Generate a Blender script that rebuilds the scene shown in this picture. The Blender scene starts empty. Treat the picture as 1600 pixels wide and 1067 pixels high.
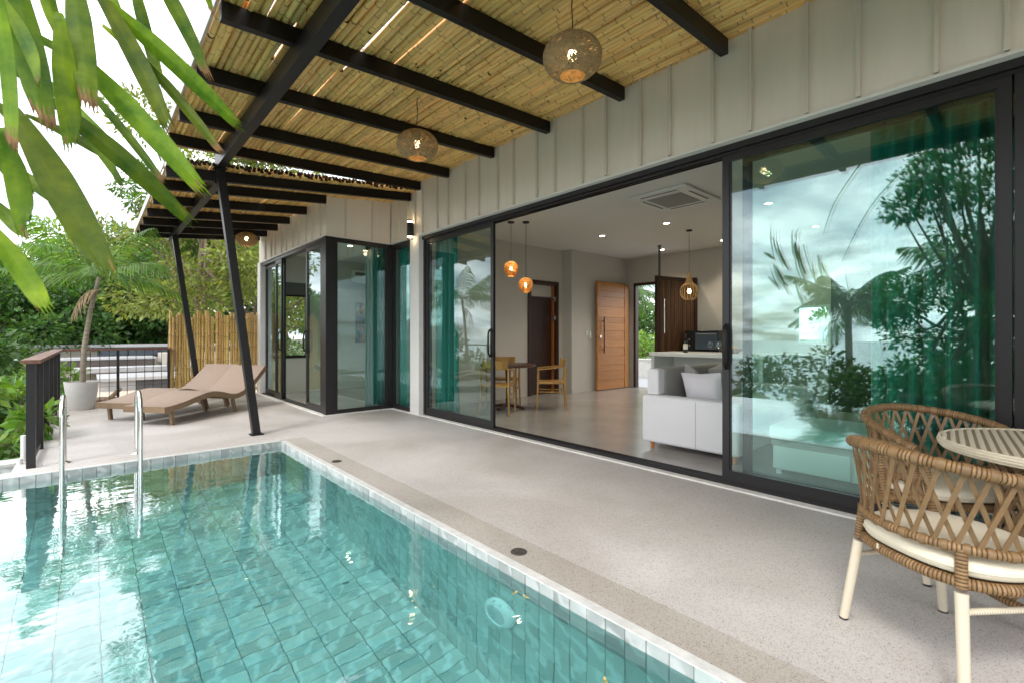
import bpy, bmesh, math, random
import numpy as np
from mathutils import Vector, Matrix

R = math.radians
random.seed(7)
rng = np.random.default_rng(7)
scene = bpy.context.scene
COL = scene.collection

# ------------------------------------------------------------------ camera, sky, sun, exposure
YAW = math.atan(660 / 740)
cam = bpy.data.cameras.new('camera')
cam.sensor_width = 36
cam.lens = 740 / 1600 * 36
cam.shift_y = -7.5 / 1600
cam.clip_start = 0.05
cam.clip_end = 6000
cam.dof.use_dof = True
cam.dof.focus_distance = 4.2
cam.dof.aperture_fstop = 2.8
camo = bpy.data.objects.new('camera', cam)
camo.location = (0, 0, 1.2)
camo.rotation_euler = (R(90), 0, -YAW)
COL.objects.link(camo)
scene.camera = camo

SUN_DIR = Vector((-0.62, -0.25, 0.85)).normalized()      # towards the sun
world = bpy.data.worlds.new('World')
scene.world = world
world.use_nodes = True
wt = world.node_tree
wt.nodes.clear()
wo = wt.nodes.new('ShaderNodeOutputWorld')
wb = wt.nodes.new('ShaderNodeBackground')
wb.inputs['Strength'].default_value = 0.12
sky = wt.nodes.new('ShaderNodeTexSky')
sky.sky_type = 'NISHITA'
sky.sun_disc = False
sky.sun_elevation = math.asin(SUN_DIR.z)
sky.sun_rotation = math.atan2(SUN_DIR.x, SUN_DIR.y)
sky.dust_density = 3.0
tc = wt.nodes.new('ShaderNodeTexCoord')
sep = wt.nodes.new('ShaderNodeSeparateXYZ')
wt.links.new(tc.outputs['Generated'], sep.inputs[0])
zc = wt.nodes.new('ShaderNodeMath'); zc.operation = 'MAXIMUM'; zc.inputs[1].default_value = 0.0
wt.links.new(sep.outputs['Z'], zc.inputs[0])
za = wt.nodes.new('ShaderNodeMath'); za.operation = 'ADD'; za.inputs[1].default_value = 0.22
wt.links.new(zc.outputs[0], za.inputs[0])
cmb = wt.nodes.new('ShaderNodeCombineXYZ')
for i, ax in enumerate('XY'):
    d = wt.nodes.new('ShaderNodeMath'); d.operation = 'DIVIDE'
    wt.links.new(sep.outputs[ax], d.inputs[0]); wt.links.new(za.outputs[0], d.inputs[1])
    wt.links.new(d.outputs[0], cmb.inputs[i])
n1 = wt.nodes.new('ShaderNodeTexNoise'); n1.inputs['Scale'].default_value = 1.5
n1.inputs['Detail'].default_value = 8; n1.inputs['Roughness'].default_value = 0.58
n1.inputs['Distortion'].default_value = 0.6
wt.links.new(cmb.outputs[0], n1.inputs['Vector'])
rp = wt.nodes.new('ShaderNodeValToRGB')
rp.color_ramp.elements[0].position = 0.36; rp.color_ramp.elements[0].color = (0.22, 0.22, 0.22, 1)
rp.color_ramp.elements[1].position = 0.60; rp.color_ramp.elements[1].color = (1, 1, 1, 1)
wt.links.new(n1.outputs['Fac'], rp.inputs[0])
n2 = wt.nodes.new('ShaderNodeTexNoise'); n2.inputs['Scale'].default_value = 2.3
n2.inputs['Detail'].default_value = 7; n2.inputs['Roughness'].default_value = 0.55
wt.links.new(cmb.outputs[0], n2.inputs['Vector'])
rc = wt.nodes.new('ShaderNodeValToRGB')
rc.color_ramp.elements[0].position = 0.33; rc.color_ramp.elements[0].color = (8.0, 9.2, 10.6, 1)
rc.color_ramp.elements[1].position = 0.56; rc.color_ramp.elements[1].color = (19.0, 19.1, 19.2, 1)
wt.links.new(n2.outputs['Fac'], rc.inputs[0])
mx = wt.nodes.new('ShaderNodeMixRGB')
wt.links.new(rp.outputs[0], mx.inputs['Fac'])
wt.links.new(sky.outputs[0], mx.inputs['Color1'])
wt.links.new(rc.outputs[0], mx.inputs['Color2'])
wt.links.new(mx.outputs[0], wb.inputs['Color'])
wt.links.new(wb.outputs[0], wo.inputs['Surface'])

sun = bpy.data.lights.new('sun', 'SUN')
sun.energy = 0.9
sun.angle = R(14)
sun.color = (1.0, 0.95, 0.88)
suno = bpy.data.objects.new('sun', sun)
suno.rotation_euler = SUN_DIR.to_track_quat('Z', 'Y').to_euler()
COL.objects.link(suno)

vs = scene.view_settings
vs.view_transform = 'Standard'
vs.look = 'None'
vs.exposure = 1.0
vs.gamma = 1.0
vs.use_curve_mapping = False
cy = scene.cycles
cy.use_denoising = True
try:
    cy.denoiser = 'OPENIMAGEDENOISE'
except Exception:
    pass
cy.max_bounces = 10
cy.diffuse_bounces = 5
cy.glossy_bounces = 5
cy.transmission_bounces = 8
cy.transparent_max_bounces = 24
cy.sample_clamp_indirect = 8

# ------------------------------------------------------------------ materials
MATS = {}


def mat(name, base, rough=0.6, metal=0.0, var=0.0, noise=None, amt=0.25, col2=None, bump=None, world_co=False,
        stretch=(1, 1, 1), spec=0.5, sheen=0.0, translucent=0.0, hue=0.0):
    m = bpy.data.materials.new(name)
    m.use_nodes = True
    t = m.node_tree
    b = t.nodes['Principled BSDF']
    b.inputs['Roughness'].default_value = rough
    b.inputs['Metallic'].default_value = metal
    b.inputs['Specular IOR Level'].default_value = spec
    if sheen:
        b.inputs['Sheen Weight'].default_value = sheen
    base = tuple(base) + (1,)
    b.inputs['Base Color'].default_value = base
    src = None
    vec = None
    if noise or bump:
        if world_co:
            g = t.nodes.new('ShaderNodeNewGeometry'); o = g.outputs['Position']
        else:
            g = t.nodes.new('ShaderNodeTexCoord'); o = g.outputs['Object']
        mp = t.nodes.new('ShaderNodeMapping')
        mp.inputs['Scale'].default_value = stretch
        t.links.new(o, mp.inputs[0])
        vec = mp.outputs[0]
    if noise:
        n = t.nodes.new('ShaderNodeTexNoise')
        n.inputs['Scale'].default_value = noise
        n.inputs['Detail'].default_value = 6
        n.inputs['Roughness'].default_value = 0.65
        t.links.new(vec, n.inputs['Vector'])
        r = t.nodes.new('ShaderNodeValToRGB')
        r.color_ramp.elements[0].position = 0.3
        r.color_ramp.elements[1].position = 0.7
        c1 = [x * (1 - amt) for x in base[:3]] if col2 is None else base[:3]
        c2 = [min(1, x * (1 + amt)) for x in base[:3]] if col2 is None else col2
        r.color_ramp.elements[0].color = tuple(c1) + (1,)
        r.color_ramp.elements[1].color = tuple(c2) + (1,)
        t.links.new(n.outputs['Fac'], r.inputs[0])
        src = r.outputs[0]
    if var or hue:
        oi = t.nodes.new('ShaderNodeObjectInfo')
        ge = t.nodes.new('ShaderNodeNewGeometry')
        ad = t.nodes.new('ShaderNodeMath'); ad.operation = 'ADD'
        t.links.new(oi.outputs['Random'], ad.inputs[0]); t.links.new(ge.outputs['Random Per Island'], ad.inputs[1])
        fr = t.nodes.new('ShaderNodeMath'); fr.operation = 'FRACT'
        t.links.new(ad.outputs[0], fr.inputs[0])
        mr = t.nodes.new('ShaderNodeMapRange')
        mr.inputs['To Min'].default_value = 1 - var; mr.inputs['To Max'].default_value = 1 + var
        t.links.new(fr.outputs[0], mr.inputs['Value'])
        hs = t.nodes.new('ShaderNodeHueSaturation')
        t.links.new(mr.outputs[0], hs.inputs['Value'])
        if hue:
            w = t.nodes.new('ShaderNodeMath'); w.operation = 'MULTIPLY'; w.inputs[1].default_value = 7.31
            t.links.new(fr.outputs[0], w.inputs[0])
            w2 = t.nodes.new('ShaderNodeMath'); w2.operation = 'FRACT'; t.links.new(w.outputs[0], w2.inputs[0])
            mh = t.nodes.new('ShaderNodeMapRange')
            mh.inputs['To Min'].default_value = 0.5 - hue; mh.inputs['To Max'].default_value = 0.5 + hue
            t.links.new(w2.outputs[0], mh.inputs['Value']); t.links.new(mh.outputs[0], hs.inputs['Hue'])
        if src is not None:
            t.links.new(src, hs.inputs['Color'])
        else:
            hs.inputs['Color'].default_value = base
        src = hs.outputs[0]
    if src is not None:
        t.links.new(src, b.inputs['Base Color'])
    if bump:
        n = t.nodes.new('ShaderNodeTexNoise')
        n.inputs['Scale'].default_value = bump[0]; n.inputs['Detail'].default_value = 4
        t.links.new(vec, n.inputs['Vector'])
        bp = t.nodes.new('ShaderNodeBump')
        bp.inputs['Strength'].default_value = bump[1]
        bp.inputs['Distance'].default_value = bump[2] if len(bump) > 2 else 0.01
        t.links.new(n.outputs['Fac'], bp.inputs['Height'])
        t.links.new(bp.outputs[0], b.inputs['Normal'])
    if translucent:
        tr = t.nodes.new('ShaderNodeBsdfTranslucent')
        mixs = t.nodes.new('ShaderNodeMixShader'); mixs.inputs[0].default_value = translucent
        tc_ = t.nodes.new('ShaderNodeMixRGB'); tc_.blend_type = 'MULTIPLY'; tc_.inputs[0].default_value = 1
        tc_.inputs['Color2'].default_value = (1.5, 1.45, 0.5, 1)
        if src is not None:
            t.links.new(src, tc_.inputs['Color1'])
        else:
            tc_.inputs['Color1'].default_value = base
        t.links.new(tc_.outputs[0], tr.inputs['Color'])
        t.links.new(b.outputs[0], mixs.inputs[1]); t.links.new(tr.outputs[0], mixs.inputs[2])
        t.links.new(mixs.outputs[0], t.nodes['Material Output'].inputs['Surface'])
    MATS[name] = m
    return m


def emit(name, color, strength):
    m = bpy.data.materials.new(name); m.use_nodes = True
    t = m.node_tree
    b = t.nodes['Principled BSDF']
    b.inputs['Base Color'].default_value = tuple(color) + (1,)
    b.inputs['Emission Color'].default_value = tuple(color) + (1,)
    b.inputs['Emission Strength'].default_value = strength
    MATS[name] = m
    return m


def glass_mat(name, tint, r0, power=5.0):
    m = bpy.data.materials.new(name); m.use_nodes = True
    t = m.node_tree; t.nodes.clear()
    out = t.nodes.new('ShaderNodeOutputMaterial')
    mixs = t.nodes.new('ShaderNodeMixShader')
    tr = t.nodes.new('ShaderNodeBsdfTransparent'); tr.inputs[0].default_value = tuple(tint) + (1,)
    gl = t.nodes.new('ShaderNodeBsdfGlossy'); gl.inputs['Roughness'].default_value = 0.0
    gl.inputs['Color'].default_value = (0.90, 0.96, 1.0, 1)
    lw = t.nodes.new('ShaderNodeLayerWeight'); lw.inputs[0].default_value = 0.5
    pw = t.nodes.new('ShaderNodeMath'); pw.operation = 'POWER'; pw.inputs[1].default_value = power
    t.links.new(lw.outputs['Facing'], pw.inputs[0])
    mr = t.nodes.new('ShaderNodeMapRange'); mr.inputs['To Min'].default_value = r0; mr.inputs['To Max'].default_value = 1
    t.links.new(pw.outputs[0], mr.inputs['Value'])
    t.links.new(mr.outputs[0], mixs.inputs[0])
    t.links.new(tr.outputs[0], mixs.inputs[1]); t.links.new(gl.outputs[0], mixs.inputs[2])
    t.links.new(mixs.outputs[0], out.inputs['Surface'])
    MATS[name] = m
    return m


def water_mat():
    m = bpy.data.materials.new('pool water'); m.use_nodes = True
    t = m.node_tree; t.nodes.clear()
    out = t.nodes.new('ShaderNodeOutputMaterial')
    mixs = t.nodes.new('ShaderNodeMixShader')
    rf = t.nodes.new('ShaderNodeBsdfRefraction'); rf.inputs['IOR'].default_value = 1.333
    rf.inputs['Roughness'].default_value = 0.0; rf.inputs['Color'].default_value = (0.60, 0.950, 0.955, 1)
    gl = t.nodes.new('ShaderNodeBsdfGlossy'); gl.inputs['Roughness'].default_value = 0.0
    gl.inputs['Color'].default_value = (1, 1, 1, 1)
    fr = t.nodes.new('ShaderNodeFresnel'); fr.inputs['IOR'].default_value = 1.333
    g = t.nodes.new('ShaderNodeNewGeometry')
    mp = t.nodes.new('ShaderNodeMapping'); mp.inputs['Scale'].default_value = (1.0, 1.6, 1)
    t.links.new(g.outputs['Position'], mp.inputs[0])
    na = t.nodes.new('ShaderNodeTexNoise'); na.inputs['Scale'].default_value = 4.2; na.inputs['Detail'].default_value = 2
    nb = t.nodes.new('ShaderNodeTexNoise'); nb.inputs['Scale'].default_value = 13; nb.inputs['Detail'].default_value = 1
    t.links.new(mp.outputs[0], na.inputs['Vector']); t.links.new(mp.outputs[0], nb.inputs['Vector'])
    mu = t.nodes.new('ShaderNodeMath'); mu.operation = 'MULTIPLY_ADD'; mu.inputs[1].default_value = 0.16
    t.links.new(nb.outputs['Fac'], mu.inputs[0]); t.links.new(na.outputs['Fac'], mu.inputs[2])
    bp = t.nodes.new('ShaderNodeBump'); bp.inputs['Strength'].default_value = 0.42; bp.inputs['Distance'].default_value = 0.005
    t.links.new(mu.outputs[0], bp.inputs['Height'])
    for nd in (rf, gl, fr):
        t.links.new(bp.outputs[0], nd.inputs['Normal'])
    bk = t.nodes.new('ShaderNodeMapRange'); bk.inputs['To Min'].default_value = 2.3; bk.inputs['To Max'].default_value = 1.0
    t.links.new(g.outputs['Backfacing'], bk.inputs['Value'])
    fm = t.nodes.new('ShaderNodeMath'); fm.operation = 'MULTIPLY'; fm.use_clamp = True
    t.links.new(fr.outputs[0], fm.inputs[0]); t.links.new(bk.outputs[0], fm.inputs[1])
    t.links.new(fm.outputs[0], mixs.inputs[0])
    t.links.new(rf.outputs[0], mixs.inputs[1]); t.links.new(gl.outputs[0], mixs.inputs[2])
    t.links.new(mixs.outputs[0], out.inputs['Surface'])
    MATS['water'] = m


def terrazzo(name, base, speck, scale, patch):
    m = mat(name, base, rough=0.55, noise=1.1, amt=patch, world_co=True, bump=(120, 0.15, 0.002))
    t = m.node_tree
    b = t.nodes['Principled BSDF']
    src = b.inputs['Base Color'].links[0].from_socket
    g = t.nodes.new('ShaderNodeNewGeometry')
    v = t.nodes.new('ShaderNodeTexVoronoi'); v.inputs['Scale'].default_value = scale
    t.links.new(g.outputs['Position'], v.inputs['Vector'])
    wn = t.nodes.new('ShaderNodeSeparateColor')
    t.links.new(v.outputs['Color'], wn.inputs[0])
    r = t.nodes.new('ShaderNodeValToRGB')
    r.color_ramp.interpolation = 'LINEAR'
    r.color_ramp.elements[0].position = 0.0; r.color_ramp.elements[0].color = tuple(speck) + (1,)
    r.color_ramp.elements[1].position = 1.0; r.color_ramp.elements[1].color = (1.10, 1.10, 1.09, 1)
    e = r.color_ramp.elements.new(0.10); e.color = (0.80, 0.78, 0.76, 1)
    e = r.color_ramp.elements.new(0.22); e.color = (0.96, 0.96, 0.96, 1)
    t.links.new(wn.outputs[0], r.inputs[0])
    mm = t.nodes.new('ShaderNodeMixRGB'); mm.blend_type = 'MULTIPLY'; mm.inputs[0].default_value = 1
    t.links.new(src, mm.inputs['Color1']); t.links.new(r.outputs[0], mm.inputs['Color2'])
    # broad trowel marks and faint drying stains
    n = t.nodes.new('ShaderNodeTexNoise'); n.inputs['Scale'].default_value = 0.55; n.inputs['Detail'].default_value = 8
    n.inputs['Distortion'].default_value = 1.2
    t.links.new(g.outputs['Position'], n.inputs['Vector'])
    r2 = t.nodes.new('ShaderNodeValToRGB')
    r2.color_ramp.elements[0].position = 0.30; r2.color_ramp.elements[0].color = (0.76, 0.735, 0.70, 1)
    r2.color_ramp.elements[1].position = 0.62; r2.color_ramp.elements[1].color = (1.04, 1.04, 1.05, 1)
    t.links.new(n.outputs['Fac'], r2.inputs[0])
    m3 = t.nodes.new('ShaderNodeMixRGB'); m3.blend_type = 'MULTIPLY'; m3.inputs[0].default_value = 1
    t.links.new(mm.outputs[0], m3.inputs['Color1']); t.links.new(r2.outputs[0], m3.inputs['Color2'])
    t.links.new(m3.outputs[0], b.inputs['Base Color'])
    return m


def marble_tile(name, c1, c2, vein, var):
    m = mat(name, c1, rough=0.28, noise=5.5, col2=c2, world_co=True, var=var, hue=0.012)
    t = m.node_tree
    b = t.nodes['Principled BSDF']
    src = b.inputs['Base Color'].links[0].from_socket
    g = t.nodes.new('ShaderNodeNewGeometry')
    mp = t.nodes.new('ShaderNodeMapping'); mp.inputs['Rotation'].default_value = (0.5, 0.3, 0.6)
    mp.inputs['Scale'].default_value = (1, 1, 1)
    # each tile is cut from another place in the stone
    oi = t.nodes.new('ShaderNodeObjectInfo')
    ad = t.nodes.new('ShaderNodeMath'); ad.operation = 'ADD'
    t.links.new(oi.outputs['Random'], ad.inputs[0]); t.links.new(g.outputs['Random Per Island'], ad.inputs[1])
    sc = t.nodes.new('ShaderNodeMath'); sc.operation = 'MULTIPLY'; sc.inputs[1].default_value = 40
    t.links.new(ad.outputs[0], sc.inputs[0])
    va = t.nodes.new('ShaderNodeVectorMath'); va.operation = 'ADD'
    t.links.new(g.outputs['Position'], va.inputs[0]); t.links.new(sc.outputs[0], va.inputs[1])
    t.links.new(va.outputs[0], mp.inputs[0])
    w = t.nodes.new('ShaderNodeTexWave'); w.inputs['Scale'].default_value = 2.6; w.inputs['Distortion'].default_value = 9
    w.inputs['Detail'].default_value = 3; w.inputs['Detail Scale'].default_value = 1.6
    t.links.new(mp.outputs[0], w.inputs['Vector'])
    r = t.nodes.new('ShaderNodeValToRGB')
    r.color_ramp.elements[0].position = 0.0; r.color_ramp.elements[0].color = (0, 0, 0, 1)
    r.color_ramp.elements[1].position = 1.0; r.color_ramp.elements[1].color = (0.75, 0.75, 0.75, 1)
    e = r.color_ramp.elements.new(0.72); e.color = (0.04, 0.04, 0.04, 1)
    t.links.new(w.outputs['Fac'], r.inputs[0])
    mm = t.nodes.new('ShaderNodeMixRGB')
    t.links.new(r.outputs[0], mm.inputs[0]); t.links.new(src, mm.inputs['Color1'])
    mm.inputs['Color2'].default_value = tuple(vein) + (1,)
    t.links.new(mm.outputs[0], b.inputs['Base Color'])
    return m


# outside
terrazzo('deck', (0.505, 0.480, 0.462), (0.42, 0.40, 0.38), 260, 0.06)
terrazzo('deck border', (0.42, 0.39, 0.355), (0.36, 0.33, 0.31), 260, 0.05)
mat('white curb', (0.68, 0.66, 0.62), 0.7, noise=6, amt=0.12, world_co=True)
marble_tile('pool tile', (0.42, 0.475, 0.45), (0.55, 0.60, 0.575), (0.72, 0.77, 0.75), 0.22)
marble_tile('coping tile', (0.25, 0.27, 0.265), (0.34, 0.36, 0.35), (0.47, 0.49, 0.48), 0.20)
mat('grout', (0.22, 0.27, 0.26), 0.8)
mat('coping edge', (0.56, 0.56, 0.54), 0.4, noise=14, amt=0.15, world_co=True)
water_mat()
mat('pool light', (0.93, 0.92, 0.91), 0.3)
mat('pool lens', (0.62, 0.66, 0.65), 0.2)
mat('steel', (0.66, 0.65, 0.62), 0.18, metal=1.0)
mat('black metal', (0.010, 0.009, 0.009), 0.4, noise=3, amt=0.3, spec=0.3)
mat('frame metal', (0.015, 0.0135, 0.014), 0.36, spec=0.4)
mat('beam metal', (0.008, 0.007, 0.007), 0.42, noise=2, amt=0.3, spec=0.3)
mat('bamboo roof', (0.74, 0.42, 0.115), 0.48, var=0.20, hue=0.006, noise=3.0, col2=(0.90, 0.60, 0.23), stretch=(9, 0.8, 9), world_co=True)
mat('bamboo node', (0.19, 0.105, 0.035), 0.6, var=0.2)
mat('bamboo end shade', (0.025, 0.016, 0.009), 0.9)  # solid end caps; the shade inside a hollow pole is put into this colour
mat('bamboo fence', (0.47, 0.29, 0.075), 0.42, var=0.22, hue=0.012, noise=3.0, col2=(0.62, 0.42, 0.14), stretch=(9, 9, 0.8), world_co=True)
mat('roof trim', (0.45, 0.43, 0.39), 0.6)
mat('cladding', (0.77, 0.69, 0.60), 0.62, var=0.03, noise=2.2, amt=0.045, world_co=True, stretch=(3, 3, 0.35))
mat('batten', (0.67, 0.61, 0.53), 0.62)
mat('flashing', (0.74, 0.72, 0.67), 0.4)
mat('pilaster', (0.66, 0.64, 0.61), 0.7, noise=3, amt=0.04, world_co=True)
glass_mat('glass', (0.85, 0.965, 0.935), 0.085)
glass_mat('clear glass', (0.95, 0.97, 0.97), 0.04)
mat('drain', (0.07, 0.06, 0.055), 0.5, noise=60, amt=0.4)
mat('wood rail', (0.13, 0.050, 0.026), 0.5, noise=4, amt=0.35, stretch=(8, 0.6, 8))
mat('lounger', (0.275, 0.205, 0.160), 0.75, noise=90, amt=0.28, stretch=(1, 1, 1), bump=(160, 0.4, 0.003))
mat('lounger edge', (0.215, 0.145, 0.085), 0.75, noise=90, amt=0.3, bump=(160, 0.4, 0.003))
mat('pot', (0.52, 0.51, 0.49), 0.75, noise=5, amt=0.08, bump=(40, 0.2, 0.003))
mat('soil', (0.05, 0.032, 0.02), 0.95)
mat('palm trunk', (0.25, 0.21, 0.16), 0.85, noise=5, amt=0.35, stretch=(1, 1, 7), bump=(20, 0.5, 0.01))
mat('bark', (0.13, 0.095, 0.065), 0.9, noise=6, amt=0.4, stretch=(3, 3, 0.7), bump=(15, 0.6, 0.02))
mat('dead frond', (0.30, 0.215, 0.12), 0.8, var=0.2)
LEAF = dict(noise=1.1, world_co=True, rough=0.5, translucent=0.38)
mat('leaf dark', (0.034, 0.088, 0.020), col2=(0.075, 0.165, 0.034), var=0.38, hue=0.02, **LEAF)
mat('leaf mid', (0.062, 0.140, 0.024), col2=(0.125, 0.240, 0.044), var=0.38, hue=0.02, **LEAF)
mat('leaf light', (0.090, 0.195, 0.028), col2=(0.190, 0.320, 0.050), var=0.35, hue=0.02, **LEAF)
mat('leaf gold', (0.110, 0.150, 0.026), col2=(0.200, 0.235, 0.050), var=0.38, hue=0.02, **LEAF)
mat('palm leaf', (0.050, 0.120, 0.030), col2=(0.090, 0.175, 0.045), var=0.3, hue=0.01, **LEAF)
mat('fishtail leaf', (0.055, 0.150, 0.005), rough=0.5, spec=0.3, noise=9, col2=(0.27, 0.36, 0.010), world_co=True, var=0.38, hue=0.015,
    translucent=0.5, stretch=(1, 1, 1))
mat('fishtail tip', (0.24, 0.13, 0.045), rough=0.7, noise=20, amt=0.4, translucent=0.2)
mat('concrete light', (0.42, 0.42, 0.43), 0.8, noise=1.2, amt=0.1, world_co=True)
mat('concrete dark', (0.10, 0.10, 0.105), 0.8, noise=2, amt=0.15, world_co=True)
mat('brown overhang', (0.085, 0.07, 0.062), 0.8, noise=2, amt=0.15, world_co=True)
mat('house cream', (0.52, 0.48, 0.42), 0.8, noise=1, amt=0.06, world_co=True)
mat('dark pane', (0.10, 0.13, 0.17), 0.12)
mat('sand', (0.52, 0.44, 0.36), 0.95, noise=3, amt=0.22, world_co=True, bump=(12, 0.5, 0.02))
mat('ground', (0.085, 0.075, 0.04), 0.95, noise=0.5, col2=(0.05, 0.085, 0.025), world_co=True, bump=(4, 0.6, 0.1))
mat('sea', (0.06, 0.14, 0.17), 0.12, noise=0.02, amt=0.2, world_co=True)
# inside
mat('wall paint', (0.56, 0.53, 0.475), 0.8, noise=1.5, amt=0.03, world_co=True)
mat('ceiling paint', (0.70, 0.69, 0.65), 0.85, noise=1.5, amt=0.02, world_co=True)
mat('polished floor', (0.36, 0.335, 0.31), 0.22, noise=1.3, amt=0.14, world_co=True)
mat('teak door', (0.40, 0.145, 0.022), 0.42, var=0.10, noise=3, col2=(0.51, 0.215, 0.042), stretch=(1.2, 8, 14), world_co=True)
mat('dark wood', (0.040, 0.014, 0.008), 0.42, noise=4, amt=0.4, stretch=(6, 6, 0.8))
mat('slat wood', (0.11, 0.052, 0.022), 0.45, var=0.3, noise=4, amt=0.4, stretch=(6, 6, 0.7), world_co=True)
mat('dining wood', (0.44, 0.235, 0.062), 0.42, noise=5, amt=0.25, stretch=(4, 4, 0.8))
mat('table wood', (0.085, 0.035, 0.02), 0.35, noise=5, amt=0.35, stretch=(1, 6, 6))
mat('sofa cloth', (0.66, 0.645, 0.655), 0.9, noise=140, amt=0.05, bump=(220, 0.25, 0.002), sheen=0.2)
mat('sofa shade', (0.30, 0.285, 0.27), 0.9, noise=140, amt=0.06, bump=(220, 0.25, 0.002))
mat('pillow', (0.56, 0.53, 0.55), 0.85, noise=120, amt=0.06, bump=(12, 0.35, 0.012), sheen=0.2)
mat('pillow grey', (0.34, 0.325, 0.33), 0.85, noise=120, amt=0.06, bump=(12, 0.35, 0.012), sheen=0.2)
mat('orange wood', (0.44, 0.15, 0.035), 0.4)
mat('white counter', (0.74, 0.76, 0.75), 0.25)
mat('grey cabinet', (0.40, 0.41, 0.40), 0.5)
mat('appliance black', (0.012, 0.012, 0.013), 0.18)
mat('bottle glass', (0.010, 0.012, 0.010), 0.08)
mat('bottle label', (0.72, 0.69, 0.62), 0.6)
mat('fruit', (0.60, 0.36, 0.06), 0.4)
mat('basket', (0.22, 0.10, 0.035), 0.7)
mat('curtain', (0.010, 0.185, 0.155), 0.75, noise=2.2, amt=0.12, stretch=(3, 3, 0.3), sheen=0.25, world_co=True)
mat('plastic white', (0.70, 0.70, 0.68), 0.4)
mat('vent dark', (0.09, 0.09, 0.085), 0.7)
mat('vent grey', (0.30, 0.30, 0.28), 0.7)
mat('sconce black', (0.010, 0.010, 0.010), 0.4)
emit('lamp warm', (1.0, 0.72, 0.36), 14)
emit('lamp spot', (1.0, 0.86, 0.66), 16)
emit('sconce glow', (1.0, 0.74, 0.42), 7)
mat('woven lamp', (0.36, 0.235, 0.105), 0.55, noise=30, amt=0.35)
mat('amber lamp', (0.70, 0.43, 0.11), 0.45, noise=30, amt=0.3, translucent=0.3)
mat('cord', (0.008, 0.008, 0.008), 0.6)
mat('painting art', (0.10, 0.16, 0.14), 0.6)
t_ = MATS['painting art'].node_tree
v_ = t_.nodes.new('ShaderNodeTexNoise'); v_.inputs['Scale'].default_value = 4.5; v_.inputs['Detail'].default_value = 3
c_ = t_.nodes.new('ShaderNodeTexCoord'); t_.links.new(c_.outputs['Object'], v_.inputs['Vector'])
r_ = t_.nodes.new('ShaderNodeValToRGB'); r_.color_ramp.interpolation = 'CONSTANT'
els = r_.color_ramp.elements
els[0].position = 0; els[0].color = (0.03, 0.05, 0.04, 1); els[1].position = 0.62; els[1].color = (0.5, 0.36, 0.1, 1)
for p_, c in ((0.40, (0.05, 0.13, 0.16, 1)), (0.47, (0.22, 0.10, 0.03, 1)), (0.52, (0.06, 0.14, 0.05, 1)), (0.57, (0.45, 0.12, 0.05, 1)), (0.70, (0.55, 0.55, 0.45, 1))):
    e_ = els.new(p_); e_.color = c
t_.links.new(v_.outputs['Fac'], r_.inputs[0]); t_.links.new(r_.outputs[0], t_.nodes['Principled BSDF'].inputs['Base Color'])
# patio set
mat('rattan', (0.150, 0.080, 0.026), 0.5, noise=25, col2=(0.25, 0.145, 0.055), world_co=True, var=0.08)
mat('strap', (0.180, 0.105, 0.044), 0.52, var=0.16, noise=20, amt=0.18, world_co=True)
mat('cream cord', (0.61, 0.54, 0.41), 0.55, noise=40, amt=0.08, world_co=True)
mat('cream tube', (0.55, 0.49, 0.375), 0.42)
mat('seat cushion', (0.68, 0.61, 0.47), 0.85, noise=90, amt=0.04, bump=(9, 0.25, 0.012), sheen=0.1)
mat('gap brown', (0.27, 0.205, 0.13), 0.8)
mat('cane gap', (0.055, 0.028, 0.012), 0.8)
mat('cream gap', (0.33, 0.28, 0.20), 0.8)
mat('rattan light', (0.25, 0.145, 0.06), 0.5, noise=25, amt=0.2, world_co=True)
mat('rubber', (0.03, 0.028, 0.025), 0.7)
mat('fallen leaf', (0.62, 0.42, 0.16), 0.6)


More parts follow.
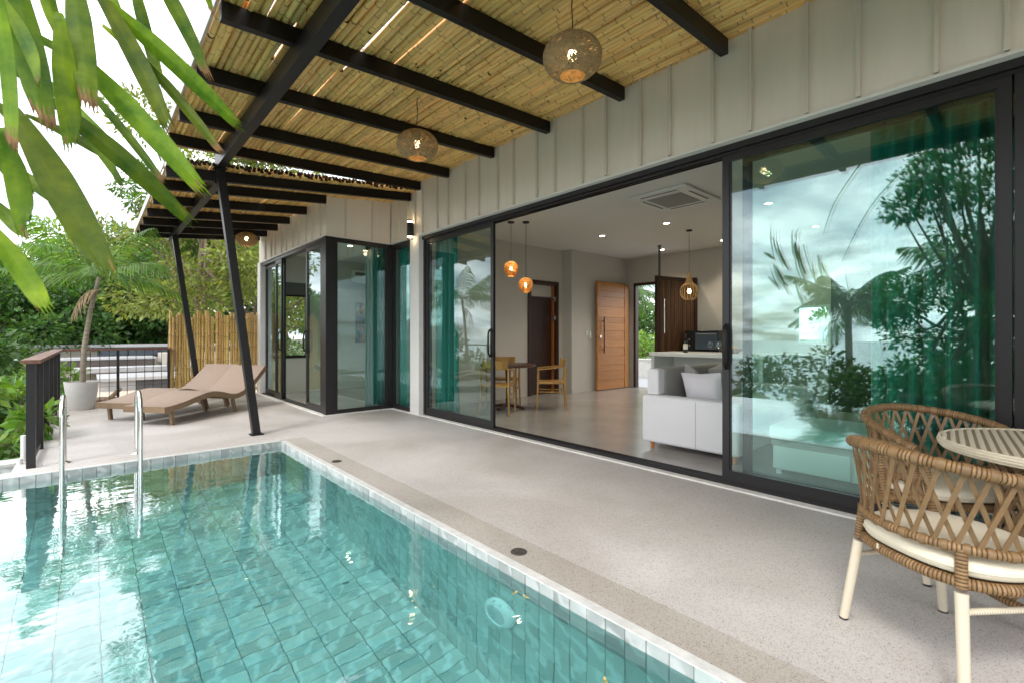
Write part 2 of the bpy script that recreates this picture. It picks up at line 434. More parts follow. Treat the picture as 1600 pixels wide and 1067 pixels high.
# ------------------------------------------------------------------ mesh helpers
class MB:
    def __init__(self):
        self.v = []; self.f = []; self.mi = []

    def add(self, vs, fs, m=0):
        o = len(self.v)
        self.v.extend([tuple(p) for p in vs])
        for f in fs:
            self.f.append(tuple(i + o for i in f)); self.mi.append(m)
        return self

    def box(self, a, b, m=0):
        (x0, y0, z0), (x1, y1, z1) = a, b
        vs = [(x0, y0, z0), (x1, y0, z0), (x1, y1, z0), (x0, y1, z0), (x0, y0, z1), (x1, y0, z1), (x1, y1, z1), (x0, y1, z1)]
        return self.add(vs, [(0, 3, 2, 1), (4, 5, 6, 7), (0, 1, 5, 4), (1, 2, 6, 5), (2, 3, 7, 6), (3, 0, 4, 7)], m)

    def bar(self, p, q, w, h, up=(0, 0, 1), m=0, w2=None, h2=None):
        p = Vector(p); q = Vector(q)
        d = (q - p).normalized(); up = Vector(up)
        s = d.cross(up)
        if s.length < 1e-4:
            s = d.cross(Vector((1, 0, 0)))
        s.normalize(); u = s.cross(d).normalized()
        w2 = w if w2 is None else w2; h2 = h if h2 is None else h2
        vs = []
        for c, ww, hh in ((p, w, h), (q, w2, h2)):
            for a, b in ((-1, -1), (1, -1), (1, 1), (-1, 1)):
                vs.append(c + s * (a * ww / 2) + u * (b * hh / 2))
        return self.add(vs, [(3, 2, 1, 0), (4, 5, 6, 7), (0, 1, 5, 4), (1, 2, 6, 5), (2, 3, 7, 6), (3, 0, 4, 7)], m)

    def tube(self, pts, r, n=8, cap=True, m=0, capm=None, closed=False, squash=1.0):
        pts = [Vector(p) for p in pts]
        k = len(pts)
        rs = r if hasattr(r, '__len__') else [r] * k
        vs = []; fs = []
        prev = None
        for i, p in enumerate(pts):
            if closed:
                d = pts[(i + 1) % k] - pts[i - 1]
            else:
                d = pts[min(i + 1, k - 1)] - pts[max(i - 1, 0)]
            d.normalize()
            if prev is None:
                a = Vector((0, 0, 1)) if abs(d.z) < 0.9 else Vector((1, 0, 0))
                s = d.cross(a).normalized()
            else:
                s = (prev - d * prev.dot(d)).normalized()
            prev = s
            u = d.cross(s)
            for j in range(n):
                an = 2 * math.pi * j / n
                vs.append(p + (s * math.cos(an) + u * math.sin(an) * squash) * rs[i])
        rng_ = k if closed else k - 1
        for i in range(rng_):
            i2 = (i + 1) % k
            for j in range(n):
                j2 = (j + 1) % n
                fs.append((i * n + j, i * n + j2, i2 * n + j2, i2 * n + j))
        self.add(vs, fs, m)
        if cap and not closed:
            o = len(self.v) - len(vs)
            cm = m if capm is None else capm
            self.f.append(tuple(o + j for j in range(n - 1, -1, -1))); self.mi.append(cm)
            self.f.append(tuple(o + (k - 1) * n + j for j in range(n))); self.mi.append(cm)
        return self

    def lathe(self, prof, n=24, c=(0, 0, 0), m=0, cap=True):
        vs = []; fs = []
        for r, z in prof:
            for j in range(n):
                a = 2 * math.pi * j / n
                vs.append((c[0] + r * math.cos(a), c[1] + r * math.sin(a), c[2] + z))
        k = len(prof)
        for i in range(k - 1):
            for j in range(n):
                j2 = (j + 1) % n
                fs.append((i * n + j, i * n + j2, (i + 1) * n + j2, (i + 1) * n + j))
        if cap:
            if prof[0][0] > 1e-5: fs.append(tuple(range(n - 1, -1, -1)))
            if prof[-1][0] > 1e-5: fs.append(tuple((k - 1) * n + j for j in range(n)))
        return self.add(vs, fs, m)

    def prism(self, poly, h0, h1, axis='z', m=0):
        n = len(poly)

        def P(a, b, h):
            return (a, b, h) if axis == 'z' else ((a, h, b) if axis == 'y' else (h, a, b))
        vs = [P(a, b, h0) for a, b in poly] + [P(a, b, h1) for a, b in poly]
        fs = [tuple(range(n - 1, -1, -1)), tuple(range(n, 2 * n))]
        for i in range(n):
            j = (i + 1) % n
            fs.append((i, j, n + j, n + i))
        return self.add(vs, fs, m)

    def rbox(self, a, b, bev=0.02, seg=3, m=0):
        bm = bmesh.new()
        bmesh.ops.create_cube(bm, size=1)
        c = [(a[i] + b[i]) / 2 for i in range(3)]; s = [b[i] - a[i] for i in range(3)]
        for v in bm.verts:
            v.co = Vector((c[0] + v.co.x * s[0], c[1] + v.co.y * s[1], c[2] + v.co.z * s[2]))
        bmesh.ops.bevel(bm, geom=list(bm.edges), offset=bev, segments=seg, profile=0.5, affect='EDGES')
        bm.verts.index_update()
        vs = [v.co.copy() for v in bm.verts]; fs = [tuple(v.index for v in f.verts) for f in bm.faces]
        bm.free()
        return self.add(vs, fs, m)

    def mesh(self, name, mats, smooth=False):
        me = bpy.data.meshes.new(name)
        me.from_pydata(self.v, [], self.f)
        for x in (mats if isinstance(mats, (list, tuple)) else [mats]):
            me.materials.append(MATS[x])
        if any(self.mi):
            me.polygons.foreach_set('material_index', self.mi)
        if smooth:
            me.polygons.foreach_set('use_smooth', [True] * len(me.polygons))
            if smooth != 'all':
                try:
                    me.set_sharp_from_angle(angle=R(40))
                except Exception:
                    pass
        me.update()
        return me

    def build(self, name, mats, parent=None, smooth=False):
        return link(name, self.mesh(name, mats, smooth), parent)


def link(name, me, parent=None, loc=None, rot=None, scale=None):
    o = bpy.data.objects.new(name, me)
    COL.objects.link(o)
    if parent is not None:
        o.parent = parent
    if loc is not None: o.location = loc
    if rot is not None: o.rotation_euler = rot
    if scale is not None: o.scale = scale
    return o


def tag(o, label=None, cat=None, group=None, kind=None):
    if label: o['label'] = label
    if cat: o['category'] = cat
    if group: o['group'] = group
    if kind: o['kind'] = kind
    return o


def thing(name, label, cat, loc=(0, 0, 0), rz=0, group=None):
    o = bpy.data.objects.new(name, None)
    o.empty_display_size = 0.1
    COL.objects.link(o)
    o.location = loc; o.rotation_euler = (0, 0, rz)
    return tag(o, label, cat, group)


def copy_tree(o, parent=None):
    c = o.copy(); COL.objects.link(c); c.parent = parent
    for ch in list(o.children):
        copy_tree(ch, c)
    return c


def bx(name, a, b, m, parent=None):
    return MB().box(a, b).build(name, m, parent)


# ------------------------------------------------------------------ ground, sea
def ground_z(x, y):
    z = -0.55
    if x < -2.9:
        d = -2.9 - x
        z -= min(0.5, d) * 1.6 + max(0, d - 0.5) * 0.33
    if y > 11.6:
        k = min(1, (y - 11.6) / 3)
        z += 0.25 * k
    if y < -6 and x > -3:
        z += 0.0
    return max(z, -42)


gx = [-700, -300, -160] + [-110 + 5 * i for i in range(17)] + [-27 + 1.5 * i for i in range(16)] + [-3.4, -2.9, -2.6, 0, 5, 10, 15, 20, 30, 45, 70, 120, 300]
gy = [-300, -120, -60, -40, -30, -20, -15, -10, -6, -3, 0, 3, 6, 9, 11.2, 11.6, 12.6, 14.6, 17, 20, 25, 30, 36, 45, 60, 90, 150, 300]
m_ = MB()
nx, ny = len(gx), len(gy)
vs_ = [(x, y, ground_z(x, y) + (0 if -3 < x < 12 and -8 < y < 12.7 else random.uniform(-.12, .12)) - (0.75 if (-2.95 < x < 10 and -4 < y < 11.4) else 0)) for y in gy for x in gx]
m_.add(vs_, [(j * nx + i, j * nx + i + 1, (j + 1) * nx + i + 1, (j + 1) * nx + i) for j in range(ny - 1) for i in range(nx - 1)])
tag(m_.build('ground', 'ground', smooth=True), kind='structure')
bx('sea', (-5000, -5000, -41.2), (-112, 5000, -41), 'sea')['kind'] = 'structure'
bx('sand_yard', (-2.6, 11.9, -0.45), (9, 30, -0.255), 'sand')['kind'] = 'structure'

# ------------------------------------------------------------------ deck and pool
PX, PY = 1.65, 5.85          # pool: right and far edges
PL, PN = -2.45, -1.6         # pool: left and near edges
WZ, FZ = -0.055, -1.22        # water level, floor
deck = MB()
deck.box((1.92, -4, -0.25), (3.75, 11.3, 0.0))
deck.box((-0.52, PY + 0.24, -0.25), (1.918, 11.3, 0.0))
deck.box((PX + 0.05, PY + 0.05, -0.25), (1.918, PY + 0.238, 0.0))
tag(deck.build('deck', 'deck'), kind='structure')
bx('deck_border', (PX + 0.05, -4, -0.25), (1.918, PY + 0.048, -0.0005), 'deck border')['kind'] = 'structure'
bx('deck_edge', (-2.6, PY + 0.05, -0.25), (PX + 0.048, PY + 0.238, -0.0005), 'deck')['kind'] = 'structure'
bx('deck_base', (-0.5, PY + 0.3, -1.9), (3.7, 11.2, -0.255), 'concrete light')['kind'] = 'structure'
bx('pool_rim', (PL - 0.16, PN - 0.1, -1.9), (PL, PY + 0.04, -0.105), 'coping edge')['kind'] = 'structure'

tile_h = MB().rbox((-0.0485, -0.0045, -0.103), (0.0485, 0.0045, 0.103), 0.0025, 1)   # wall tile, thin along y


def wall_tile_mesh(axis):
    mb = MB()
    a, b, t = 0.0486, 0.1028, 0.005
    if axis == 'x':
        mb.rbox((-t, -a, -b), (t, a, b), 0.002, 1)
    else:
        mb.rbox((-a, -t, -b), (a, t, b), 0.002, 1)
    return mb


wm = {}
for ax in 'xy':
    wm[ax] = wall_tile_mesh(ax).mesh('pool_tile', 'pool tile')
    wm[ax + 'c'] = wall_tile_mesh(ax).mesh('coping_tile', 'coping tile')
rows = 6
rh = (0 - FZ) / rows
# right wall
rw = MB().box((PX + 0.008, PN, FZ - 0.2), (PX + 0.049, PY + 0.048, -0.004)).build('pool_wall', 'grout')
tag(rw, kind='structure')
rest = MB()
cnt = 0
k = 0
while PY - 0.05 - 0.1 * k > PN:
    y = PY - 0.05 - 0.1 * k
    for r in range(rows):
        z = -rh * (r + 0.5) - (0.0 if r else 0.001)
        x = PX + 0.004 + random.uniform(-0.0012, 0.0012)
        if 0.85 < y < 5.8 and cnt < 300:
            link('pool_tile', wm['x' if r else 'xc'], rw, (x, y, z)); cnt += 1
        else:
            rest.rbox((x - 0.005, y - 0.0486, z - 0.1028), (x + 0.005, y + 0.0486, z + 0.1028), 0.002, 1)
    k += 1
tag(rest.build('pool_tile_rest', 'pool tile', rw), kind='stuff')
MB().box((PX - 0.004, PN, -0.003), (PX + 0.047, PY - 0.002, 0.004)).build('coping_edge', 'coping edge', rw)
# far wall
fw = MB().box((PL, PY + 0.008, FZ - 0.2), (PX, PY + 0.049, -0.004)).build('pool_wall', 'grout')
tag(fw, kind='structure')
k = 0
while PX - 0.05 - 0.1 * k > PL:
    x = PX - 0.05 - 0.1 * k
    for r in range(rows):
        z = -rh * (r + 0.5) - (0.0 if r else 0.001)
        link('pool_tile', wm['y' if r else 'yc'], fw, (x, PY + 0.004 + random.uniform(-0.0012, 0.0012), z))
    k += 1
MB().box((PL, PY - 0.004, -0.003), (PX - 0.006, PY + 0.047, 0.004)).build('coping_edge', 'coping edge', fw)
for a, b, n_ in (((PL - 0.002, PN, FZ - 0.2), (PL + 0.04, PY, -0.106), 0), ((PL, PN - 0.1, FZ - 0.2), (PX + 0.05, PN, -0.004), 1)):
    bx('pool_wall', a, b, 'pool tile')['kind'] = 'structure'
# floor
pf = MB().box((PL, PN, FZ - 0.2), (PX, PY, FZ - 0.004)).build('pool_floor', 'grout')
tag(pf, kind='structure')
ft = MB().rbox((-0.0975, -0.0488, -0.005), (0.0975, 0.0488, 0.005), 0.002, 1).mesh('floor_tile', 'pool tile')
S_, C_ = math.sin(YAW), math.cos(YAW)
rest = MB()
cand = []
for i in range(21):
    for j in range(75):
        x = PX - 0.1 - 0.2 * i; y = PY - 0.05 - 0.1 * j
        if x - 0.1 < PL or y < PN: continue
        cand.append((x, y))


def seen(x, y):
    dep = x * S_ + y * C_; l = x * C_ - y * S_
    if dep < 0.3: return 99
    u = 800 + 740 * l / dep; v = 526 + 740 * 1.9 / dep
    return dep if (-20 < u < 1620 and v < 1110) else 99


cand.sort(key=lambda c: seen(*c))
for q, (x, y) in enumerate(cand):
    z = FZ + random.uniform(-0.001, 0.001)
    if q < 300:
        link('floor_tile', ft, pf, (x, y, z))
    else:
        rest.rbox((x - 0.0975, y - 0.0488, z - 0.005), (x + 0.0975, y + 0.0488, z + 0.005), 0.002, 1)
tag(rest.build('floor_tile_rest', 'pool tile', pf), kind='stuff')
w_ = MB().add([(PL, PN, WZ), (PX + 0.003, PN, WZ), (PX + 0.003, PY + 0.003, WZ), (PL, PY + 0.003, WZ)], [(0, 1, 2, 3)])
tag(w_.build('water', 'water'), kind='structure')
# tiled ledge of the overflow channel seen beyond the railing
lg = thing('overflow_channel', 'low teal tiled overflow ledge beyond the railing foot', 'ledge', (-1.6, 6.9, -0.5))
MB().box((-1.2, -0.12, -0.6), (1.05, 0.12, 0.42)).build('ledge_body', 'pool tile', lg)
MB().box((-1.2, -0.13, 0.42), (1.05, 0.13, 0.45)).build('ledge_cap', 'coping edge', lg)

# pool light
pl = thing('pool_light', 'round white underwater lamp with flat lens on tiled pool wall', 'pool light', (PX, 1.92, -0.47))
b_ = MB(); b_.lathe([(0.10, 0), (0.112, 0.012), (0.112, 0.034), (0.096, 0.058), (0.080, 0.064), (0.078, 0.060)], 32)
o = b_.build('lamp_body', 'pool light', pl, smooth=True); o.rotation_euler = (0, R(-90), 0); o.location = (0.004, 0, 0)
b_ = MB(); b_.lathe([(0.078, 0.0), (0.078, 0.058), (0.07, 0.061), (0, 0.062)], 32)
o = b_.build('lens', 'pool lens', pl, smooth=True); o.rotation_euler = (0, R(-90), 0); o.location = (0.004, 0, 0)
for a0 in (0.25, -0.25):
    for q in range(3):
        a = R(90) + a0 + (q - 1) * 0.07
        mb = MB(); p = Vector((-0.046, math.cos(a) * 0.108, math.sin(a) * 0.108))
        mb.bar(p + Vector((-0.010, 0, -0.003)), p + Vector((0.010, 0, 0.002)), 0.0025, 0.003)
        mb.build('slot', 'pool lens', pl)
for yy, zz, rr in ((3.95, -0.30, 0.035), (5.3, -0.3, 0.03)):
    il = MB().lathe([(rr * 1.3, 0), (rr * 1.3, 0.006), (rr, 0.012), (rr * 0.5, 0.014), (rr * .45, 0.004), (0, 0.004)], 20).build('inlet_fitting', 'pool light', smooth=True)
    il.rotation_euler = (0, R(-90), 0); il.location = (PX, yy, zz)
    tag(il, 'small round white inlet fitting set in the %s of the tiled pool wall' % ('middle' if yy < 4 else 'far end'), 'pool fitting', 'inlet fittings')
for q, (x, y, a, lab) in enumerate(((1.55, 1.72, 0.3, 'fallen yellow leaf floating beside the pool lamp'), (1.57, 1.66, 1.4, 'curled pale leaf floating next to another leaf by pool lamp'),
                               (1.40, 1.06, 0.8, 'lone small yellow leaf floating along the near pool wall'))):
    mb = MB()
    n = 8
    vs_ = []
    for i in range(n + 1):
        t = i / n; w = 0.008 * math.sin(math.pi * t) + 0.0006
        vs_ += [(0.05 * t - 0.025, -w, 0.004 + 0.004 * math.cos(t * 5)), (0.05 * t - 0.025, 0, 0.002 + 0.004 * math.cos(t * 5)), (0.05 * t - 0.025, w, 0.004 + 0.004 * math.cos(t * 5))]
    mb.add(vs_, [(3 * i + a_, 3 * i + a_ + 1, 3 * i + a_ + 4, 3 * i + a_ + 3) for i in range(n) for a_ in (0, 1)])
    o = mb.build('fallen_leaf', 'fallen leaf', smooth='all'); o.location = (x, y, WZ); o.rotation_euler = (0, 0, a)
    tag(o, lab, 'leaf', 'leaves floating on the pool')
# drains in the deck
for x, y, lab in ((1.79, 1.95, 'dark round deck drain abreast of the underwater pool lamp'), (1.78, 4.54, 'dark round deck drain near the far pool corner')):
    dr = thing('deck_drain', lab, 'drain', (x, y, 0), 0, 'deck drains')
    MB().lathe([(0.047, -0.01), (0.047, 0.002), (0.044, 0.004), (0.040, 0.004), (0.040, 0.0015), (0, 0.0015)], 28).build('rim', 'drain', dr)
    mb = MB()
    for q in range(-2, 3):
        h = math.sqrt(0.039 ** 2 - (q * 0.014) ** 2)
        mb.box((-h, q * 0.014 - 0.0035, 0.0015), (h, q * 0.014 + 0.0035, 0.0042))
    mb.build('grate', 'drain', dr)

# pool ladder
ld = thing('pool_ladder', 'stainless steel pool ladder with two looped handrails', 'pool ladder', (0.09, 6.2, 0))
for sx in (-0.27, 0.27):
    pts = [(sx, 0, 0)] + [(sx, 0, z) for z in (0.2, 0.4, 0.52)]
    for q in range(1, 12):
        a = math.pi * q / 12
        pts.append((sx, -0.26 + 0.26 * math.cos(a), 0.52 + 0.14 * math.sin(a)))
    pts += [(sx, -0.52, z) for z in (0.5, 0.2, -0.1, -0.5, -0.95)]
    h_ = MB().tube(pts, 0.0185, 14).build('handrail', 'steel', ld, smooth=True)
    fl = MB().lathe([(0.0, 0.0), (0.05, 0.0), (0.05, 0.006), (0.03, 0.014), (0.024, 0.022), (0.0, 0.022)], 24, (sx, 0, 0), cap=False).build('flange', 'steel', ld, smooth=True)
for z in (-0.42, -0.68, -0.92):
    MB().rbox((-0.255, -0.57, z - 0.012), (0.255, -0.47, z + 0.012), 0.005, 2).build('step', 'steel', ld)

# ------------------------------------------------------------------ the house
house = thing('house', 'white-clad villa with tall black-framed sliding glass doors beside the pool', 'house', (5, 4, 0))
house.location = (0, 0, 0)
HZ = 2.73


def H(name, a, b, m, parent=house):
    return bx(name, a, b, m, parent)


# curbs, base
H('curb', (3.752, -4, -0.25), (3.95, 6.34, 0.012), 'white curb')
H('curb', (3.752, 6.342, -0.25), (3.80, 7.22, 0.014), 'white curb')
H('curb', (2.62, 7.222, -0.25), (3.86, 7.30, 0.014), 'white curb')
H('curb', (2.62, 7.302, -0.25), (2.70, 11.2, 0.014), 'white curb')
H('interior_floor', (3.952, -4, -0.25), (9.9, 7.10, 0.0), 'polished floor')
H('interior_floor', (2.702, 7.302, -0.25), (7.0, 11.0, 0.002), 'polished floor')
# upper facade
H('facade_wall', (3.772, -4, HZ + 0.02), (3.95, 7.26, 3.75), 'cladding')
ys = [-3.05, -2.66, -2.38, -2.0, -1.72, -1.33, -1.05, -.67, -.39, -.25] + [0.13, 0.42, 0.8, 1.1, 1.48, 1.77, 2.15, 2.44, 2.83, 3.12, 3.5, 3.78, 4.17, 4.46, 4.84, 5.14, 5.54, 5.82, 6.22, 6.45, 6.66, 6.96]
ys = sorted(set(ys))
ys = [y for y in ys if y not in (-.25,)]
edges = [-3.4] + ys + [7.24]
for a, b in zip(edges[:-1], edges[1:]):
    d = random.uniform(-0.0015, 0.0015)
    H('cladding_panel', (3.757 + d, a + 0.004, HZ + 0.022), (3.7715, b - 0.004, 3.74), 'cladding')
for y in ys:
    H('batten', (3.728, y - 0.011, HZ + 0.03), (3.7565, y + 0.011, 3.72), 'batten')
H('flashing', (3.735, -3.4, HZ + 0.0), (3.79, 6.33, HZ + 0.019), 'flashing')
H('flashing', (3.735, 6.62, HZ + 0.0), (3.79, 7.24, HZ + 0.019), 'flashing')
# pilaster beside the living room doors
MB().box((3.758, 6.335, 0.0125), (3.95, 6.62, HZ + 0.018)).build('pilaster', 'pilaster', house)
MB().box((3.745, 6.335, 0.0125), (3.757, 6.372, HZ - 0.002)).build('pilaster_edge', 'pilaster', house)
# bedroom bay
H('bay_wall', (2.702, 7.285, HZ + 0.02), (2.85, 11.1, 3.42), 'cladding')
H('bay_wall', (2.851, 7.285, HZ + 0.02), (3.77, 7.42, 3.46), 'cladding')
by = [7.16 + .12, 7.47, 7.84, 8.12, 8.5, 8.8, 9.18, 9.46, 9.88, 10.15, 10.55]
edges = [7.262] + by[1:] + [11.08]
for a, b in zip(edges[:-1], edges[1:]):
    H('cladding_panel', (2.687, a + 0.004, HZ + 0.022), (2.7015, b - 0.004, 3.40), 'cladding')
for y in by[1:]:
    H('batten', (2.660, y - 0.011, HZ + 0.03), (2.6865, y + 0.011, 3.39), 'batten')
xb = [2.99, 3.43]
edges = [2.69] + xb + [3.755]
for a, b in zip(edges[:-1], edges[1:]):
    H('cladding_panel', (a + 0.004, 7.27, HZ + 0.022), (b - 0.004, 7.2845, 3.44), 'cladding')
for x in xb:
    H('batten', (x - 0.011, 7.245, HZ + 0.03), (x + 0.011, 7.2695, 3.42), 'batten')
H('flashing', (2.66, 7.24, HZ), (3.76, 7.30, HZ + 0.019), 'flashing')
H('flashing', (2.66, 7.302, HZ), (2.72, 11.1, HZ + 0.019), 'flashing')
H('corner_wall', (2.66, 10.88, 0.0145), (2.86, 11.1, HZ - 0.002), 'pilaster')

# roof slabs, ceiling
H('roof_slab', (3.78, -4, 3.76), (10.2, 7.4, 3.9), 'concrete light')
H('roof_slab', (2.75, 7.43, 3.47), (7.1, 11.15, 3.6), 'concrete light')
H('ceiling', (3.952, -4, 3.05), (9.88, 7.0, 3.13), 'ceiling paint')
H('ceiling', (2.852, 7.42, 2.95), (7.0, 11.0, 3.03), 'ceiling paint')
H('door_soffit', (3.791, -3.4, HZ - 0.001), (3.951, 6.33, HZ + 0.0185), 'ceiling paint')

# interior walls of the living room: back wall with entrance and a small window
BX = 9.7
for a, b in (((BX, 6.5, 0.001), (BX + .16, 7.0, 3.049)), ((BX, 4.93, 2.46), (BX + .16, 6.499, 3.049)), ((BX, 3.02, 0.001), (BX + .16, 4.929, 3.049)),
             ((BX, 2.48, 0.001), (BX + .16, 3.019, 1.06)), ((BX, 2.48, 1.76), (BX + .16, 3.019, 3.049)), ((BX, -4, 0.001), (BX + .16, 2.479, 3.049))):
    H('interior_wall', a, b, 'wall paint')
H('interior_wall', (7.66, 6.68, 0.001), (BX - 0.001, 6.84, 3.049), 'wall paint')
H('interior_wall', (7.66, 6.841, 0.001), (7.8, 7.0, 3.049), 'wall paint')
H('interior_wall', (3.955, 6.63, 0.001), (4.25, 6.98, 3.049), 'wall paint')
H('interior_wall', (4.251, 6.95, 0.001), (6.62, 7.1, 3.049), 'wall paint')
H('interior_wall', (6.62, 6.95, 2.36), (7.659, 7.1, 3.049), 'wall paint')
H('interior_wall', (7.52, 6.95, 0.001), (7.659, 7.1, 2.359), 'wall paint')
H('interior_wall', (6.5, 7.11, 0.001), (7.9, 7.2, 3.2), 'wall paint')  # added blank wall right behind the inner door, stops outside light leaking in
H('interior_wall', (7.81, 6.85, 0.001), (7.9, 7.109, 3.2), 'wall paint')  # added return wall, closes the same light leak at the side
H('interior_wall', (3.96, -4.1, 0.001), (9.86, -3.9, 3.049), 'wall paint')
H('skirting', (7.665, 6.668, 0.001), (BX - 0.012, 6.679, 0.07), 'wall paint')
# bedroom walls
H('interior_wall', (3.65, 10.82, 0.003), (7.0, 10.98, 2.949), 'wall paint')
H('interior_wall', (2.861, 10.82, 2.12), (3.649, 10.98, 2.949), 'wall paint')
H('interior_wall', (2.861, 10.82, 0.003), (3.649, 10.98, 0.74), 'wall paint')
H('interior_wall', (6.9, 7.43, 0.003), (7.02, 10.819, 2.949), 'wall paint')
H('interior_wall', (3.90, 7.30, 0.003), (6.899, 7.42, 2.949), 'wall paint')
w1 = MB()
for a, b in (((2.87, 10.80, 0.74), (3.64, 10.86, 0.80)), ((2.87, 10.80, 2.06), (3.64, 10.86, 2.12)), ((2.87, 10.80, 0.80), (2.93, 10.86, 2.06)), ((3.55, 10.80, 0.80), (3.64, 10.86, 2.06))):
    w1.box(a, b)
w1 = w1.build('window', 'frame metal', house)
MB().box((2.93, 10.825, 0.80), (3.55, 10.833, 2.06)).build('pane', 'clear glass', w1)
MB().box((2.90, 10.76, 2.10), (3.66, 10.80, 2.36)).build('blind', 'vent dark', w1)
w2 = MB()
for a, b in (((BX - .01, 2.48, 1.06), (BX + .05, 3.02, 1.10)), ((BX - .01, 2.48, 1.72), (BX + .05, 3.02, 1.76)), ((BX - .01, 2.48, 1.10), (BX + .05, 2.52, 1.72)), ((BX - .01, 2.98, 1.10), (BX + .05, 3.02, 1.72))):
    w2.box(a, b)
w2 = w2.build('window', 'white counter', house)
MB().box((BX + .015, 2.52, 1.10), (BX + .022, 2.98, 1.72)).build('pane', 'clear glass', w2)


# ---- sliding doors
def handle_mesh(side):
    mb = MB()
    pts = [(0, 0, -0.17), (-0.03 * side, 0, -0.155), (-0.045 * side, 0, -0.12), (-0.05 * side, 0, 0), (-0.045 * side, 0, 0.12), (-0.03 * side, 0, 0.155), (0, 0, 0.17)]
    mb.tube(pts, 0.013, 10)
    mb.rbox((-0.004, -0.017, -0.185), (0.004, 0.017, 0.185), 0.003, 2)
    return mb


def panel(axis, c, a, b, z0, z1, parent=house, st=0.055, bot=0.085, top=0.07, handle=None, th=0.036, name='sliding_door', opening=True, pane='glass'):
    """black framed glass leaf standing in the plane axis=c, from a to b"""
    def P(u0, u1, za, zb, t0, t1):
        return ((c + t0, u0, za), (c + t1, u1, zb)) if axis == 'x' else ((u0, c + t0, za), (u1, c + t1, zb))
    mb = MB()
    h = th / 2
    mb.box(*P(a, a + st, z0, z1, -h, h)); mb.box(*P(b - st, b, z0, z1, -h, h))
    mb.box(*P(a + st, b - st, z0, z0 + bot, -h, h)); mb.box(*P(a + st, b - st, z1 - top, z1, -h, h))
    # glazing beads
    for u0, u1 in ((a + st, a + st + .012), (b - st - .012, b - st)):
        mb.box(*P(u0, u1, z0 + bot, z1 - top, -h + .008, h - .008))
    fr = mb.build(name, 'frame metal', parent)
    MB().box(*P(a + st, b - st, z0 + bot - .004, z1 - top + .004, -0.004, 0.004)).build('pane', pane, fr)
    if handle is not None:
        hm = handle_mesh(1).build('handle', 'black metal', fr, smooth=True)
        hm.location = (c - h - 0.004, handle, 1.12)
    return fr


def track(y0, y1, x0=3.825, x1=3.95):
    mb = MB()
    mb.box((x0, y0, 0.0125), (x1, y1, 0.03))
    for k in range(4):
        xx = x0 + 0.012 + k * (x1 - x0 - 0.024) / 3
        mb.box((xx - 0.004, y0, 0.03), (xx + 0.004, y1, 0.043))
    return mb


tr_ = track(-3.4, 6.334).build('door_track', 'frame metal', house)
mb = MB()
mb.box((3.80, -3.4, HZ - 0.05), (3.95, 6.334, HZ - 0.0015))
for k in range(3):
    xx = 3.835 + k * 0.045
    mb.box((xx - 0.005, -3.4, HZ - 0.072), (xx + 0.005, 6.334, HZ - 0.05))
mb.build('head_track', 'frame metal', house)
H('door_jamb', (3.825, 6.285, 0.0435), (3.95, 6.333, HZ - 0.073), 'frame metal')
panel('x', 3.855, 4.66, 6.28, 0.044, HZ - 0.052, handle=4.70)
panel('x', 3.855, 0.115, 1.735, 0.044, HZ - 0.052, handle=1.70)
panel('x', 3.915, -0.02, 1.60, 0.046, HZ - 0.074)
panel('x', 3.855, -1.55, 0.105, 0.044, HZ - 0.052)
panel('x', 3.855, -3.3, -1.56, 0.044, HZ - 0.052)
# bay: corner windows and sliding doors
H('corner_post', (2.675, 7.245, 0.015), (2.80, 7.37, HZ - 0.002), 'frame metal')
panel('y', 7.275, 2.802, 3.72, 0.015, HZ - 0.002, st=0.05, bot=0.06, top=0.07, name='corner_window')
panel('x', 3.80, 6.625, 7.235, 0.016, HZ - 0.002, st=0.05, bot=0.07, top=0.09, name='corner_window')
H('corner_post', (3.722, 7.24, 0.015), (3.83, 7.31, HZ - 0.002), 'frame metal')
H('head_track', (2.69, 7.372, HZ - 0.06), (2.80, 10.88, HZ - 0.002), 'frame metal')
H('door_track', (2.69, 7.372, 0.0145), (2.80, 10.88, 0.035), 'frame metal')
H('door_jamb', (2.69, 7.372, 0.036), (2.80, 7.47, HZ - 0.061), 'frame metal')
panel('x', 2.715, 7.475, 8.20, 0.037, HZ - 0.062, st=0.06, handle=8.16)
panel('x', 2.775, 9.60, 10.87, 0.037, HZ - 0.062, st=0.06, handle=None)
panel('x', 2.715, 9.55, 9.95, 0.037, HZ - 0.062, st=0.06, handle=9.58)


# ---- entrance doors
def entrance_leaf():
    L, Hh = 1.17, 2.42
    lf = MB().box((0.0, -0.022, 0.0), (L, 0.018, Hh)).build('entrance_door', 'teak door', house)
    # stile on the hinge side, boards of uneven height stepping across the face
    MB().rbox((L - 0.16, -0.040, 0.0), (L, -0.0225, Hh), 0.003, 1).build('stile', 'teak door', lf)
    zs = [0, 0.2, 0.42, 0.55, 0.76, 0.95, 1.1, 1.32, 1.5, 1.62, 1.86, 2.08, 2.22, Hh]
    for i, (a, b) in enumerate(zip(zs[:-1], zs[1:])):
        d = 0.010 if i % 2 else 0.004
        MB().rbox((0.0, -0.024 - d, a + 0.002), (L - 0.163, -0.0225, b - 0.002), 0.002, 1).build('board', 'teak door', lf)
    mb = MB(); mb.tube([(0.17, -0.085, 0.82), (0.17, -0.085, 1.62)], 0.013, 10)
    for z in (0.9, 1.54):
        mb.tube([(0.17, -0.03, z), (0.17, -0.085, z)], 0.009, 8)
    mb.build('handle', 'black metal', lf, smooth=True)
    MB().tube([(0.06, -0.03, 1.19), (0.06, -0.075, 1.19)], 0.03, 14).build('lock', 'steel', lf, smooth=True)
    return lf


